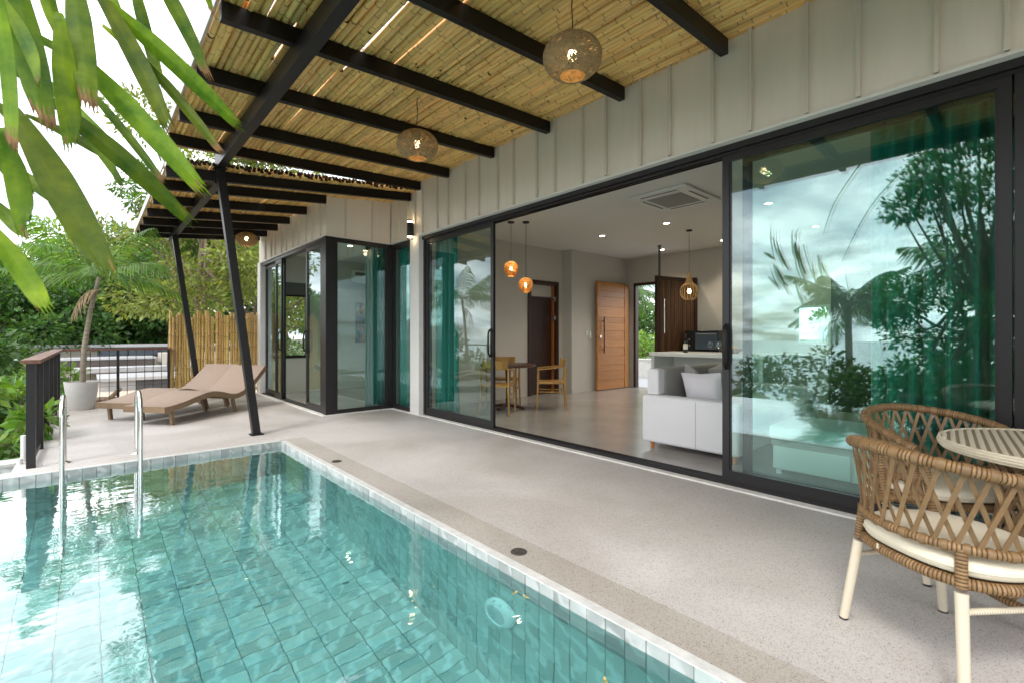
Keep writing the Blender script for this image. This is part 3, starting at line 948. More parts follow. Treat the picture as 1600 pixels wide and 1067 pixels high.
lf1 = entrance_leaf()
lf1.location = (8.40, 6.60, 0.012)
lf2 = MB().box((0, -0.02, 0), (1.18, 0.02, 2.42)).build('entrance_door', 'dark wood', house)
lf2.location = (8.56, 5.23, 0.012); lf2.rotation_euler = (0, 0, math.atan2(4.96 - 5.23, 9.70 - 8.56))
for i in range(17):
    x = 0.10 + i * 0.058
    MB().rbox((x, -0.034 - 0.004 * (i % 2), 0.08), (x + 0.054, -0.0205, 2.34), 0.003, 1).build('slat', 'slat wood', lf2)
MB().box((0.0, -0.045, 0.0), (0.095, -0.0205, 2.42)).build('stile', 'dark wood', lf2)
MB().box((1.09, -0.045, 0.0), (1.18, -0.0205, 2.42)).build('stile', 'dark wood', lf2)
mb = MB(); mb.tube([(0.16, -0.09, 1.25), (0.16, -0.09, 1.95)], 0.014, 10)
for z in (1.32, 1.88): mb.tube([(0.16, -0.03, z), (0.16, -0.09, z)], 0.009, 8)
mb.build('handle', 'steel', lf2, smooth=True)
df = MB()
for a, b in (((BX - .02, 6.44, 0.001), (BX + .1, 6.499, 2.459)), ((BX - .02, 4.931, 0.001), (BX + .1, 4.99, 2.459)), ((BX - .02, 4.99, 2.40), (BX + .1, 6.44, 2.459))):
    df.box(a, b)
df.build('door_frame', 'dark wood', house)
# dark inner door, standing ajar in its frame
df = MB()
for a, b in (((6.621, 6.92, 0.001), (6.70, 7.09, 2.359)), ((7.44, 6.92, 0.001), (7.519, 7.09, 2.359)), ((6.70, 6.92, 2.28), (7.44, 7.09, 2.359))):
    df.box(a, b)
df.build('door_frame', 'dark wood', house)
dd = MB().box((0, -0.02, 0.01), (0.72, 0.02, 2.02)).build('inner_door', 'dark wood', house)
dd.location = (6.72, 7.06, 0)
MB().box((6.705, 7.04, 2.04), (7.435, 7.07, 2.279)).build('transom', 'wall paint', house)
MB().box((7.40, 6.98, 0.01), (7.435, 7.03, 2.28)).build('door_edge', 'orange wood', house)
for z in (0.5, 1.55, 1.95):
    MB().box((7.385, 6.93, z), (7.437, 6.978, z + 0.09)).build('hinge', 'steel', house)
sw = thing('light_switch', 'small white light switch plate on wall beside the open teak door', 'switch', (8.2, 6.68, 1.27))
MB().rbox((-0.09, -0.016, -0.045), (0.0, -0.001, 0.045), 0.004, 2).build('plate', 'plastic white', sw)
MB().rbox((0.03, -0.03, -0.11), (0.085, -0.001, 0.05), 0.006, 2).build('keypad', 'plastic white', sw)
MB().rbox((-0.07, -0.022, -0.025), (-0.02, -0.0165, 0.025), 0.003, 2).build('rocker', 'plastic white', sw)

# ---- ceiling fittings
ac = thing('ceiling_air_conditioner', 'square white cassette air conditioner flush in the living room ceiling', 'air conditioner', (5.82, 3.28, 3.05))
MB().rbox((-0.47, -0.42, -0.035), (0.47, 0.42, 0.0), 0.012, 2).build('panel', 'plastic white', ac)
mb = MB(); mb.box((-0.27, -0.24, -0.041), (0.27, 0.24, -0.0355)); mb.build('intake_grille', 'vent grey', ac)
for a, b in (((-0.42, -0.27), (-0.33, 0.27)), ((0.33, -0.27), (0.42, 0.27)), ((-0.27, 0.29), (0.27, 0.37)), ((-0.27, -0.37), (0.27, -0.29))):
    MB().box((a[0], a[1], -0.039), (b[0], b[1], -0.0355)).build('outlet', 'plastic white', ac)
    if b[0] - a[0] < b[1] - a[1]:
        MB().box((a[0] + .012, a[1] + .02, -0.042), (a[0] + .034, b[1] - .02, -0.0392)).build('louvre', 'vent dark', ac)
    else:
        MB().box((a[0] + .02, a[1] + .012, -0.042), (b[0] - .02, a[1] + .034, -0.0392)).build('louvre', 'vent dark', ac)
for k in range(9):
    y = -0.21 + k * 0.0525
    MB().box((-0.26, y - 0.006, -0.044), (0.26, y + 0.006, -0.0412)).build('slat', 'vent grey', ac)


def spot(loc, energy, parent, size=0.04, angle=110, color=(1, 0.86, 0.68)):
    l = bpy.data.lights.new('lamp_light', 'SPOT'); l.energy = energy; l.spot_size = R(angle); l.spot_blend = 0.6
    l.color = color; l.shadow_soft_size = size
    o = bpy.data.objects.new('lamp_light', l); COL.objects.link(o); o.parent = parent; o.location = loc
    return o


def bulb_light(loc, energy, parent, size=0.03, color=(1, 0.74, 0.42)):
    l = bpy.data.lights.new('bulb_light', 'POINT'); l.energy = energy; l.color = color; l.shadow_soft_size = size
    o = bpy.data.objects.new('bulb_light', l); COL.objects.link(o); o.parent = parent; o.location = loc
    return o


where = {4.91: 'nearest the sliding doors', 7.04: 'in the middle row', 9.1: 'in the row by the entrance wall'}
for x in (4.91, 7.04, 9.1):
    for y, w in ((2.54, 'above the sofa'), (4.1, 'abreast of the kitchen pendant'), (5.4, 'abreast of the dining pendants')):
        if (x, y) == (4.91, 4.1) or (x, y) == (4.91, 2.54): continue
        dl = thing('downlight', 'round recessed ceiling downlight %s, %s' % (w, where[x]), 'downlight', (x, y, 3.05), 0, 'ceiling downlights')
        MB().lathe([(0.062, 0), (0.062, -0.005), (0.048, -0.007), (0.045, 0)], 24, cap=False).build('trim_ring', 'plastic white', dl, smooth=True)
        MB().lathe([(0.045, -0.001), (0.045, -0.003), (0, -0.003)], 24).build('lens', 'lamp spot', dl)
        spot((0, 0, -0.02), 26, dl)
dl = thing('downlight', 'round recessed bedroom ceiling downlight behind the corner glass', 'downlight', (3.75, 8.9, 2.95), 0, 'ceiling downlights')
MB().lathe([(0.062, 0), (0.062, -0.005), (0.048, -0.007), (0.045, 0)], 24, cap=False).build('trim_ring', 'plastic white', dl, smooth=True)
MB().lathe([(0.045, -0.001), (0.045, -0.003), (0, -0.003)], 24).build('lens', 'lamp spot', dl)
spot((0, 0, -0.02), 26, dl)


# ---- woven lamps
def woven_shell(rx, rz, loops, r, seed, prof=None, open_top=0.25, open_bot=0.3, seg=40):
    rn = random.Random(seed)
    mb = MB()

    def P(th, ph):      # th from 0 top to pi bottom
        s = math.sin(th); c = math.cos(th)
        rr = rx * (s ** 0.85 if s > 0 else 0)
        if prof: rr = prof(c) * rx
        return Vector((rr * math.cos(ph), rr * math.sin(ph), rz * c))
    for k in range(loops):
        # a strand wanders round the shell on a tilted great circle
        n = Vector((rn.gauss(0, 1), rn.gauss(0, 1), rn.gauss(0, 0.9))).normalized()
        a = n.orthogonal().normalized(); b = n.cross(a)
        t0 = rn.uniform(0, 6.28); span = rn.uniform(1.6, 3.6)
        pts = []
        jit = rn.uniform(0.985, 1.01)
        for i in range(seg):
            t = t0 + span * i / seg
            d = a * math.cos(t) + b * math.sin(t)
            th = math.acos(max(-1, min(1, d.z))); ph = math.atan2(d.y, d.x)
            if th < open_top or th > math.pi - open_bot:
                if len(pts) > 2: mb.tube(pts, r, 4, cap=False)
                pts = []
                continue
            pts.append(P(th, ph) * jit)
        if len(pts) > 2: mb.tube(pts, r, 4, cap=False)
    for th in (open_top, math.pi - open_bot):
        ring = [P(th, 2 * math.pi * i / 28) for i in range(28)]
        mb.tube(ring, r * 2.2, 6, closed=True)
    return mb


lampwhere = ['over the deck between the near rafters', 'over the deck beyond the nearer woven lantern', 'at the far end of the pergola above the loungers']
for i, (x, y, z, s) in enumerate(((2.30, 2.0, 2.98, 1.0), (2.32, 3.95, 3.01, 1.03), (2.2, 9.95, 3.02, 1.0))):
    lp = thing('pendant_lantern', 'round woven rattan lantern %s' % lampwhere[i], 'lantern', (x, y, z), i * 1.3, 'woven lanterns under the pergola')
    woven_shell(0.185 * s, 0.128 * s, 330, 0.0028, 10 + i, open_top=0.2, open_bot=0.42).build('shade', 'woven lamp', lp, smooth=True)
    MB().lathe([(0.0, 0.05), (0.018, 0.045), (0.03, 0.02), (0.03, 0.0), (0.018, -0.022), (0, -0.03)], 16).build('bulb', 'lamp warm', lp, smooth=True)
    MB().lathe([(0.02, 0.05), (0.024, 0.06), (0.024, 0.13), (0, 0.135)], 14).build('socket', 'cord', lp, smooth=True)
    pts = [(0, 0, 0.13), (0.006, 0.003, 0.22), (-0.006, 0, 0.32), (0.004, 0.004, 0.40), (0.012, -0.004, 0.46), (0.06, -0.03, 0.475), (0.12, -0.07, 0.45), (0.18, -0.11, 0.47), (0.24, -0.14, 0.50)]
    if i == 2: pts = [(a, b, c * 0.82) for a, b, c in pts[:6]]
    if i == 1: pts = pts[:6] + [(0.03, -0.03, 0.485)]
    MB().tube(pts, 0.004, 6).build('cord', 'cord', lp, smooth=True)
    bulb_light((0, 0, 0.0), 1.2, lp)

egg = lambda c: max(0.0, (1 - c * c)) ** 0.42 * (0.86 + 0.14 * c)
for i, (x, y, z) in enumerate(((5.08, 5.72, 2.28), (5.26, 5.56, 2.02))):
    lp = thing('dining_pendant', ['amber woven pendant on the shorter cord above the dining table', 'amber woven pendant on the longer cord above the dining table'][i], 'pendant lamp', (x, y, z), i, 'pair of dining pendants')
    woven_shell(0.128, 0.125, 190, 0.0030, 30 + i, prof=egg, open_top=0.3, open_bot=0.62, seg=34).build('shade', 'amber lamp', lp, smooth=True)
    MB().lathe([(0.0, 0.045), (0.018, 0.04), (0.028, 0.015), (0.028, 0), (0.016, -0.02), (0, -0.028)], 16).build('bulb', 'lamp warm', lp, smooth=True)
    MB().lathe([(0.028, 0.10), (0.03, 0.125), (0.018, 0.15), (0, 0.152)], 14).build('cap', 'cord', lp, smooth=True)
    MB().tube([(0, 0, 0.14), (0, 0, 3.045 - z)], 0.004, 6).build('cord', 'cord', lp)
    MB().lathe([(0.055, 3.03 - z), (0.055, 3.049 - z)], 20).build('canopy', 'cord', lp)
    bulb_light((0, 0, 0), 2.5, lp)
lp = thing('kitchen_pendant', 'globe pendant of bent wooden ribs above the kitchen counter', 'pendant lamp', (7.79, 4.1, 1.98))
mb = MB()
for k in range(18):
    a = 2 * math.pi * k / 18
    pts = []
    for i in range(14):
        t = 0.15 + (math.pi - 0.5) * i / 13
        rr = 0.15 * math.sin(t) ** 0.8; z = 0.15 * math.cos(t) + (0.12 if i == 0 else 0.0)
        pts.append((rr * math.cos(a), rr * math.sin(a), z))
    mb.tube(pts, 0.0042, 4, cap=False)
mb.build('shade', 'woven lamp', lp, smooth=True)
MB().lathe([(0.032, 0.14), (0.034, 0.2), (0.026, 0.33), (0.0, 0.335)], 16).build('socket', 'woven lamp', lp, smooth=True)
MB().lathe([(0.0, 0.05), (0.02, 0.04), (0.032, 0.0), (0.02, -0.03), (0, -0.036)], 16).build('bulb', 'lamp warm', lp, smooth=True)
MB().tube([(0, 0, 0.33), (0, 0, 1.065)], 0.004, 6).build('cord', 'cord', lp)
MB().lathe([(0.05, 1.05), (0.05, 1.069)], 20).build('canopy', 'cord', lp)
bulb_light((0, 0, 0), 6, lp)
rod = thing('ceiling_rod', 'thin grey steel rod dropping from ceiling to slatted door leaf', 'rod', (8.66, 5.2, 2.44))
MB().tube([(0, 0, 0.002), (0, 0, 0.605)], 0.022, 12).build('rod_tube', 'vent dark', rod, smooth=True)
MB().lathe([(0.04, 0.585), (0.04, 0.609)], 16).build('rod_flange', 'vent dark', rod)
# wall sconce
sc_ = thing('wall_sconce', 'black cylinder up and down wall light on pilaster', 'wall light', (3.757, 6.48, 2.84))
MB().lathe([(0.048, -0.105), (0.05, -0.1), (0.05, 0.1), (0.048, 0.105)], 24, (-0.075, 0, 0)).build('body', 'sconce black', sc_, smooth=True)
MB().box((-0.03, -0.025, -0.06), (0.0, 0.025, 0.06)).build('bracket', 'sconce black', sc_)
for s in (-1, 1):
    MB().lathe([(0.044, s * 0.106), (0.044, s * 0.128)], 24, (-0.075, 0, 0)).build('diffuser', 'sconce glow', sc_)
    MB().lathe([(0.049, s * 0.129), (0.049, s * 0.146)], 24, (-0.075, 0, 0)).build('end_cap', 'sconce black', sc_, smooth=True)
    bulb_light((-0.075, 0, s * 0.165), 0.25, sc_, 0.03, (1, 0.75, 0.45))


# ---- curtains
def curtain(name, label, axis, c, a, b, z0, z1, folds, amp, seed, group='teal curtains'):
    rn = random.Random(seed)
    n = folds * 10
    ph = [rn.uniform(0, 6.28) for _ in range(4)]
    mb = MB()
    zs = [z0 + (z1 - z0) * i / 14 for i in range(15)]
    vs_ = []
    for z in zs:
        k = (z - z0) / (z1 - z0)
        for i in range(n + 1):
            t = i / n
            w = math.sin(2 * math.pi * folds * t + 0.5 * math.sin(9 * t + ph[0])) * amp * (0.55 + 0.45 * (1 - k) + 0.25 * math.sin(5 * t + ph[1]))
            w += 0.35 * amp * math.sin(2 * math.pi * folds * 0.37 * t + ph[2] + 1.2 * (1 - k))
            u = a + (b - a) * t + 0.012 * math.sin(t * 31 + ph[3]) * (1 - k)
            vs_.append((c + w, u, z) if axis == 'x' else (u, c + w, z))
    mb.add(vs_, [(j * (n + 1) + i, j * (n + 1) + i + 1, (j + 1) * (n + 1) + i + 1, (j + 1) * (n + 1) + i) for j in range(14) for i in range(n)])
    e = thing(name, label, 'curtain', (c if axis == 'x' else (a + b) / 2, (a + b) / 2 if axis == 'x' else c, z0), 0, group)
    o = mb.build('drape', 'curtain', e, smooth='all')
    o.location = -Vector(e.location)
    md = o.modifiers.new('thickness', 'SOLIDIFY'); md.thickness = 0.003
    rl = MB()
    if axis == 'x': rl.box((c - 0.015, a - 0.02, z1), (c + 0.015, b + 0.02, z1 + 0.03))
    else: rl.box((a - 0.02, c - 0.015, z1), (b + 0.02, c + 0.015, z1 + 0.03))
    o2 = rl.build('curtain_rail', 'plastic white', e); o2.location = -Vector(e.location)
    return e


curtain('curtain', 'teal drape gathered beside the pilaster behind the far sliding door', 'x', 4.05, 5.74, 6.30, 0.02, 2.98, 6, 0.055, 1)
curtain('curtain', 'wide teal drape hanging behind the glass by the rattan chairs', 'x', 4.06, 0.0, 0.80, 0.02, 2.98, 8, 0.070, 2)
curtain('curtain', 'teal drape continuing past the next door mullion behind the round table', 'x', 4.03, -1.5, -0.02, 0.02, 2.98, 14, 0.038, 3)
curtain('curtain', 'teal drape filling the narrow pane beside the wall light', 'x', 3.90, 6.66, 7.22, 0.02, 2.90, 7, 0.028, 4)
curtain('curtain', 'teal bedroom drape gathered behind the corner window', 'y', 7.50, 3.42, 3.80, 0.02, 2.90, 5, 0.035, 5)

# ------------------------------------------------------------------ living room furniture
sofa = thing('sofa', 'pale grey fabric sofa with short orange wooden feet', 'sofa', (5.6, 2.4, 0))


def sofa_part(name, a, b, m='sofa cloth', bev=0.035):
    return MB().rbox(a, b, bev, 4).build(name, m, sofa, smooth=True)


sofa_part('base', (-0.92, -0.50, 0.08), (1.05, 0.38, 0.30), bev=0.02)
sofa_part('arm', (-1.10, -0.52, 0.07), (-0.925, 0.52, 0.575))
sofa_part('arm', (1.06, -0.52, 0.07), (1.24, 0.52, 0.575))
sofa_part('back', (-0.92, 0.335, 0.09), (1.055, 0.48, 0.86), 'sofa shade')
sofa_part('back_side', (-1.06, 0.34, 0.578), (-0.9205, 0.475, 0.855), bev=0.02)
sofa_part('seat_cushion', (-0.92, -0.51, 0.305), (0.06, 0.33, 0.44))
sofa_part('seat_cushion', (0.065, -0.51, 0.305), (1.05, 0.33, 0.44))
for x in (-1.04, 1.17):
    for y in (-0.46, 0.42):
        MB().lathe([(0.018, 0), (0.024, 0.075)], 14, (x, y, 0)).build('foot', 'orange wood', sofa, smooth=True)
MB().box((-1.1015, -0.10, 0.09), (-1.1005, -0.095, 0.55)).build('seam', 'sofa shade', sofa)


def pillow_mesh(w, h, t):
    mb = MB(); n = 14
    for s in (1, -1):
        vs_ = []
        for j in range(n + 1):
            for i in range(n + 1):
                u = -1 + 2 * i / n; v = -1 + 2 * j / n
                pin = 1 - 0.07 * (1 - abs(u)) * abs(v) ** 2 - 0.07 * (1 - abs(v)) * abs(u) ** 2
                e = (1 - u ** 2) * (1 - v ** 2)
                vs_.append((u * w / 2 * (1 - 0.10 * (1 - u * u) * 0 - 0.08 * (1 - v * v) * abs(u) * 0.5) * pin, s * (t / 2) * max(0, e) ** 0.42, v * h / 2 * pin))
        fs = [(j * (n + 1) + i, j * (n + 1) + i + 1, (j + 1) * (n + 1) + i + 1, (j + 1) * (n + 1) + i) for j in range(n) for i in range(n)]
        if s < 0: fs = [f[::-1] for f in fs]
        mb.add(vs_, fs)
    return mb


for i, (x, y, z, rx, rz, m, lab) in enumerate(((4.79, 2.36, 0.625, -14, 84, 'pillow', 'white scatter cushion leaning in the sofa corner'), (5.02, 2.58, 0.66, -14, 40, 'pillow grey', 'grey scatter cushion behind the white one on sofa'),
                                             (5.75, 2.62, 0.65, -16, 5, 'pillow grey', 'grey scatter cushion in the middle of the sofa'))):
    o = pillow_mesh(0.46, 0.42, 0.17).build('cushion', m, smooth='all')
    o.location = (x, y, z); o.rotation_euler = (R(rx), R(3 if i == 0 else -8), R(rz))
    tag(o, lab, 'cushion', 'sofa cushions')
bench = thing('daybed', 'low white daybed with drawers behind the glass door', 'daybed', (4.85, 1.0, 0))
MB().rbox((-0.36, -0.62, 0.30), (0.36, 0.62, 0.43), 0.03, 3).build('mattress', 'sofa cloth', bench, smooth=True)
MB().box((-0.35, -0.6, 0.25), (0.35, 0.6, 0.299)).build('frame', 'vent grey', bench)
for y in (-0.3, 0.3):
    MB().rbox((-0.352, y - 0.285, 0.05), (-0.33, y + 0.285, 0.248), 0.004, 1).build('drawer_front', 'white counter', bench)
MB().box((-0.32, -0.58, 0.04), (0.34, 0.58, 0.249)).build('body', 'white counter', bench)
for x in (-0.3, 0.3):
    for y in (-0.55, 0.55):
        MB().box((x - 0.02, y - 0.02, 0), (x + 0.02, y + 0.02, 0.0395)).build('leg', 'white counter', bench)

# kitchen
kc = thing('kitchen_counter', 'white kitchen island counter open underneath', 'counter', (7.9, 3.75, 0))
MB().rbox((-0.42, -1.0, 0.86), (0.42, 0.95, 0.925), 0.006, 2).build('worktop', 'white counter', kc)
for y in (-0.96, 0.87):
    MB().box((-0.38, y, 0.0), (0.38, y + 0.06, 0.859)).build('end_panel', 'white counter', kc)
MB().box((0.30, -0.90, 0.0), (0.34, 0.87, 0.859)).build('back_panel', 'white counter', kc)
for i, y in enumerate((4.3, 3.75, 3.2)):
    st = thing('bar_stool', ['wooden bar stool tucked under the counter end nearest the slatted door', 'wooden bar stool tucked under the middle of the counter', 'wooden bar stool tucked under the counter behind the glass'][i], 'stool', (7.52, y, 0), 0, 'bar stools at the counter')
    MB().lathe([(0.15, 0.62), (0.165, 0.635), (0.165, 0.655), (0.15, 0.665), (0, 0.66)], 24).build('seat', 'dining wood', st, smooth=True)
    for a in range(4):
        an = R(45 + 90 * a)
        MB().tube([(0.19 * math.cos(an), 0.19 * math.sin(an), 0), (0.10 * math.cos(an), 0.10 * math.sin(an), 0.63)], [0.013, 0.016], 8).build('leg', 'black metal', st, smooth=True)
    ring = [(0.16 * math.cos(a * R(15)), 0.16 * math.sin(a * R(15)), 0.2) for a in range(24)]
    MB().tube(ring, 0.008, 6, closed=True).build('foot_ring', 'black metal', st, smooth=True)
bt = thing('wine_bottle', 'dark wine bottle with cream label standing on the counter', 'bottle', (7.7, 4.12, 0.925))
MB().lathe([(0.036, 0), (0.038, 0.01), (0.038, 0.19), (0.030, 0.225), (0.0145, 0.25), (0.0135, 0.31), (0.016, 0.313), (0.016, 0.325), (0, 0.326)], 22).build('glass_body', 'bottle glass', bt, smooth=True)
MB().lathe([(0.0386, 0.06), (0.0386, 0.15)], 22, cap=False).build('label_band', 'bottle label', bt, smooth=True)
MB().lathe([(0.0150, 0.262), (0.0150, 0.311), (0.0168, 0.313), (0.0168, 0.3265)], 18, cap=False).build('capsule', 'dark wood', bt, smooth=True)
for i, (x, y) in enumerate(((7.78, 3.72), (7.86, 3.62), (7.74, 3.55))):
    gl = MB().lathe([(0.033, 0), (0.030, 0.004), (0.005, 0.01), (0.004, 0.08), (0.02, 0.095), (0.036, 0.125), (0.038, 0.155), (0.032, 0.19), (0.0305, 0.19), (0.036, 0.155), (0.034, 0.127), (0.018, 0.098), (0, 0.092)], 20).build('wine_glass', 'clear glass', smooth=True)
    gl.location = (x, y, 0.925)
    tag(gl, ['stemmed wine glass on the counter, nearest the wine bottle', 'stemmed wine glass on the counter, set back towards the oven', 'stemmed wine glass on the counter, nearest the fruit basket'][i], 'wine glass', 'wine glasses on the counter')
cm = thing('coffee_machine', 'black countertop oven against the entrance wall', 'oven', (9.38, 4.55, 0.9))
MB().rbox((-0.25, -0.36, 0.0), (0.28, 0.36, 0.42), 0.015, 3).build('body', 'appliance black', cm)
MB().box((-0.262, -0.33, 0.05), (-0.251, 0.12, 0.38)).build('door', 'dark pane', cm)
MB().tube([(-0.28, -0.30, 0.35), (-0.28, 0.08, 0.35)], 0.009, 8).build('handle', 'steel', cm, smooth=True)
for z in (0.12, 0.24):
    k_ = MB().lathe([(0.022, 0), (0.02, 0.02), (0, 0.021)], 16).build('knob', 'steel', cm, smooth=True)
    k_.location = (-0.251, 0.24, z); k_.rotation_euler = (0, R(-90), 0)
bc = thing('back_counter', 'grey kitchen cabinet with pale worktop along the entrance wall', 'cabinet', (9.35, 3.6, 0))
MB().box((-0.28, -1.25, 0.08), (0.33, 1.27, 0.86)).build('carcass', 'grey cabinet', bc)
MB().rbox((-0.30, -1.27, 0.861), (0.34, 1.29, 0.899), 0.004, 1).build('worktop', 'white counter', bc)
for i in range(4):
    y = -1.23 + i * 0.62
    MB().rbox((-0.298, y, 0.1), (-0.281, y + 0.60, 0.84), 0.003, 1).build('cabinet_door', 'grey cabinet', bc)
MB().box((-0.24, -1.2, 0.0), (0.3, 1.2, 0.079)).build('plinth', 'vent dark', bc)
tall = thing('tall_cabinet', 'tall dark cabinet past the small kitchen window', 'cabinet', (9.32, 1.75, 0))
MB().box((-0.3, -0.55, 0.0), (0.36, 0.55, 2.2)).build('carcass', 'appliance black', tall)
for y in (-0.54, 0.01):
    MB().rbox((-0.322, y, 0.06), (-0.301, y + 0.53, 2.18), 0.004, 1).build('cabinet_door', 'appliance black', tall)
fb = thing('fruit_basket', 'woven basket of yellow fruit on the kitchen counter', 'basket', (7.82, 3.38, 0.925))
mb = MB()
for k in range(7):
    r = 0.09 + 0.012 * k
    mb.tube([(r * math.cos(a * R(20)), r * math.sin(a * R(20)), 0.008 + k * 0.011 + 0.003 * math.sin(a * 3.14)) for a in range(18)], 0.007, 5, closed=True)
mb.lathe([(0.088, 0.001), (0.088, 0.006), (0, 0.006)], 18)
mb.build('basket_weave', 'basket', fb, smooth=True)
for k in range(5):
    a = k * 1.25
    MB().lathe([(0, -0.038), (0.025, -0.03), (0.04, 0), (0.026, 0.032), (0.008, 0.04), (0, 0.036)], 14, (0.06 * math.cos(a), 0.06 * math.sin(a), 0.075 + 0.01 * (k % 2))).build('fruit', 'fruit', fb, smooth=True)

# dining set
dt = thing('dining_table', 'round dark wood dining table', 'table', (5.28, 6.02, 0))
MB().lathe([(0.44, 0.70), (0.47, 0.715), (0.47, 0.735), (0.46, 0.742), (0, 0.742)], 40).build('tabletop', 'table wood', dt, smooth=True)
MB().lathe([(0.05, 0.03), (0.04, 0.1), (0.035, 0.4), (0.05, 0.66), (0.14, 0.699)], 20).build('pedestal', 'table wood', dt, smooth=True)
for a in range(4):
    an = R(20 + 90 * a)
    MB().bar((0, 0, 0.06), (0.33 * math.cos(an), 0.33 * math.sin(an), 0.02), 0.07, 0.05, h2=0.035).build('leg', 'table wood', dt)


def dining_chair(label, loc, rz):
    t = thing('dining_chair', label, 'chair', loc, rz, 'wooden dining chairs')
    MB().rbox((-0.22, -0.23, 0.43), (0.23, 0.23, 0.465), 0.012, 3).build('seat', 'dining wood', t, smooth=True)
    for x, y, top in ((0.21, 0.22, 0.66), (0.21, -0.22, 0.66), (-0.22, 0.21, 0.70), (-0.22, -0.21, 0.70)):
        MB().tube([(x * 1.12, y * 1.1, 0), (x * 1.02, y * 1.02, 0.44), (x * (1 if x > 0 else 1.12), y * 1.05, top)], [0.012, 0.02, 0.015], 10).build('leg', 'dining wood', t, smooth=True)
    # wishbone arm rail sweeping round to a curved back board
    pts = []
    for i in range(17):
        a = R(-115 + 230 * i / 16)
        pts.append((-0.27 * math.cos(a) + 0.03, 0.255 * math.sin(a) * (1 if abs(math.sin(a)) < 1 else 1), 0.685 + 0.03 * math.cos(a)))
    pts = [(0.23, -0.235, 0.665)] + pts + [(0.23, 0.235, 0.665)]
    MB().tube(pts, 0.017, 8, squash=0.7).build('arm_rail', 'dining wood', t, smooth=True)
    mb = MB(); vs_ = []
    for i in range(9):
        a = R(-46 + 92 * i / 8)
        for r, z in ((0.262, 0.70), (0.282, 0.71), (0.30, 0.83), (0.28, 0.83)):
            vs_.append((-r * math.cos(a) + 0.03, r * math.sin(a) * 0.95, z))
    mb.add(vs_, [(4 * i + j, 4 * i + (j + 1) % 4, 4 * i + 4 + (j + 1) % 4, 4 * i + 4 + j) for i in range(8) for j in range(4)] + [(3, 2, 1, 0), (32, 33, 34, 35)])
    mb.build('back_board', 'dining wood', t, smooth=True)
    for y in (-0.20, 0.20):
        MB().tube([(-0.21, y, 0.30), (0.20, y, 0.30)], 0.011, 8).build('stretcher', 'dining wood', t, smooth=True)
    return t


dining_chair('light wood armchair beside the far sliding door, facing the dining table', (4.78, 5.70, 0), R(38))
dining_chair('light wood armchair with its back to the sofa at the dining table', (5.78, 5.50, 0), R(135))
dining_chair('light wood armchair tucked in behind the round dining table', (5.62, 6.48, 0), R(234))

# bedroom
pt = thing('painting', 'small abstract multicoloured painting on the bedroom wall', 'painting', (5.03, 10.82, 1.53))
MB().box((-0.34, -0.03, -0.47), (0.34, -0.001, 0.47)).build('canvas', 'painting art', pt)
wa = thing('wall_air_conditioner', 'white wall air conditioner high on the bedroom wall', 'air conditioner', (5.0, 10.82, 2.60))
MB().rbox((-0.42, -0.2, -0.14), (0.42, -0.001, 0.14), 0.03, 3).build('body', 'plastic white', wa, smooth=True)
MB().box((-0.40, -0.206, 0.02), (-0.12, -0.2005, 0.09)).build('vent', 'vent dark', wa)

# ------------------------------------------------------------------ pergola
RH = 0.12
ROOF_X0, ROOF_X1 = 0.62, 3.73


def zmain(x): return 3.41 - 0.045 * (3.73 - x)
def zlow(x): return 3.305 - 0.10 * (3.73 - x)


perg = thing('pergola', 'black steel pergola roofed with split bamboo poles beside the house', 'pergola', (1.5, 6.46, 0))
perg.location = (0, 0, 0)


def slope_bar(y, x0, x1, zf, w=0.06, h=RH):
    mb = MB()
    poly = [(x0, zf(x0)), (x1, zf(x1)), (x1, zf(x1) + h), (x0, zf(x0) + h)]
    mb.prism(poly, y - w / 2, y + w / 2, 'y')
    return mb.build('rafter', 'beam metal', perg)


for y in (-2.2, -1.21, -0.25, 0.71, 1.67, 2.63, 3.59, 4.54, 5.52, 6.28):
    slope_bar(y, ROOF_X0 + 0.02, ROOF_X1, zmain)
for y in (6.57,):
    slope_bar(y, ROOF_X0 + 0.02, ROOF_X1, zlow)
for y in (7.19, 8.05, 8.93, 9.65, 10.36, 10.9):
    slope_bar(y, ROOF_X0 + 0.02, 2.655, zlow)
MB().box((1.10, -3.2, 3.17), (1.185, 6.50, 3.325)).build('beam', 'beam metal', perg)
MB().box((1.10, 6.502, 3.005), (1.185, 10.98, 3.15)).build('beam', 'beam metal', perg)
MB().box((1.08, 6.36, 3.161), (1.205, 6.499, 3.1695)).build('bearing_plate', 'beam metal', perg)
for y, zt in ((6.44, 3.16), (10.4, 3.004), (-2.6, 3.169)):
    MB().bar((1.53, y, 0.0), (1.143, y, zt), 0.10, 0.085, up=(1, 0, 0)).build('post', 'beam metal', perg)
    MB().box((1.46, y - 0.07, 0.0), (1.60, y + 0.07, 0.012)).build('base_plate', 'beam metal', perg)
# light trim along the outer edge
for zf, y0, y1 in ((zmain, -3.2, 6.40), (zlow, 6.42, 11.02)):
    MB().box((ROOF_X0 - 0.014, y0, zf(ROOF_X0) + 0.09), (ROOF_X0 - 0.002, y1, zf(ROOF_X0) + 0.195)).build('edge_trim', 'roof trim', perg)


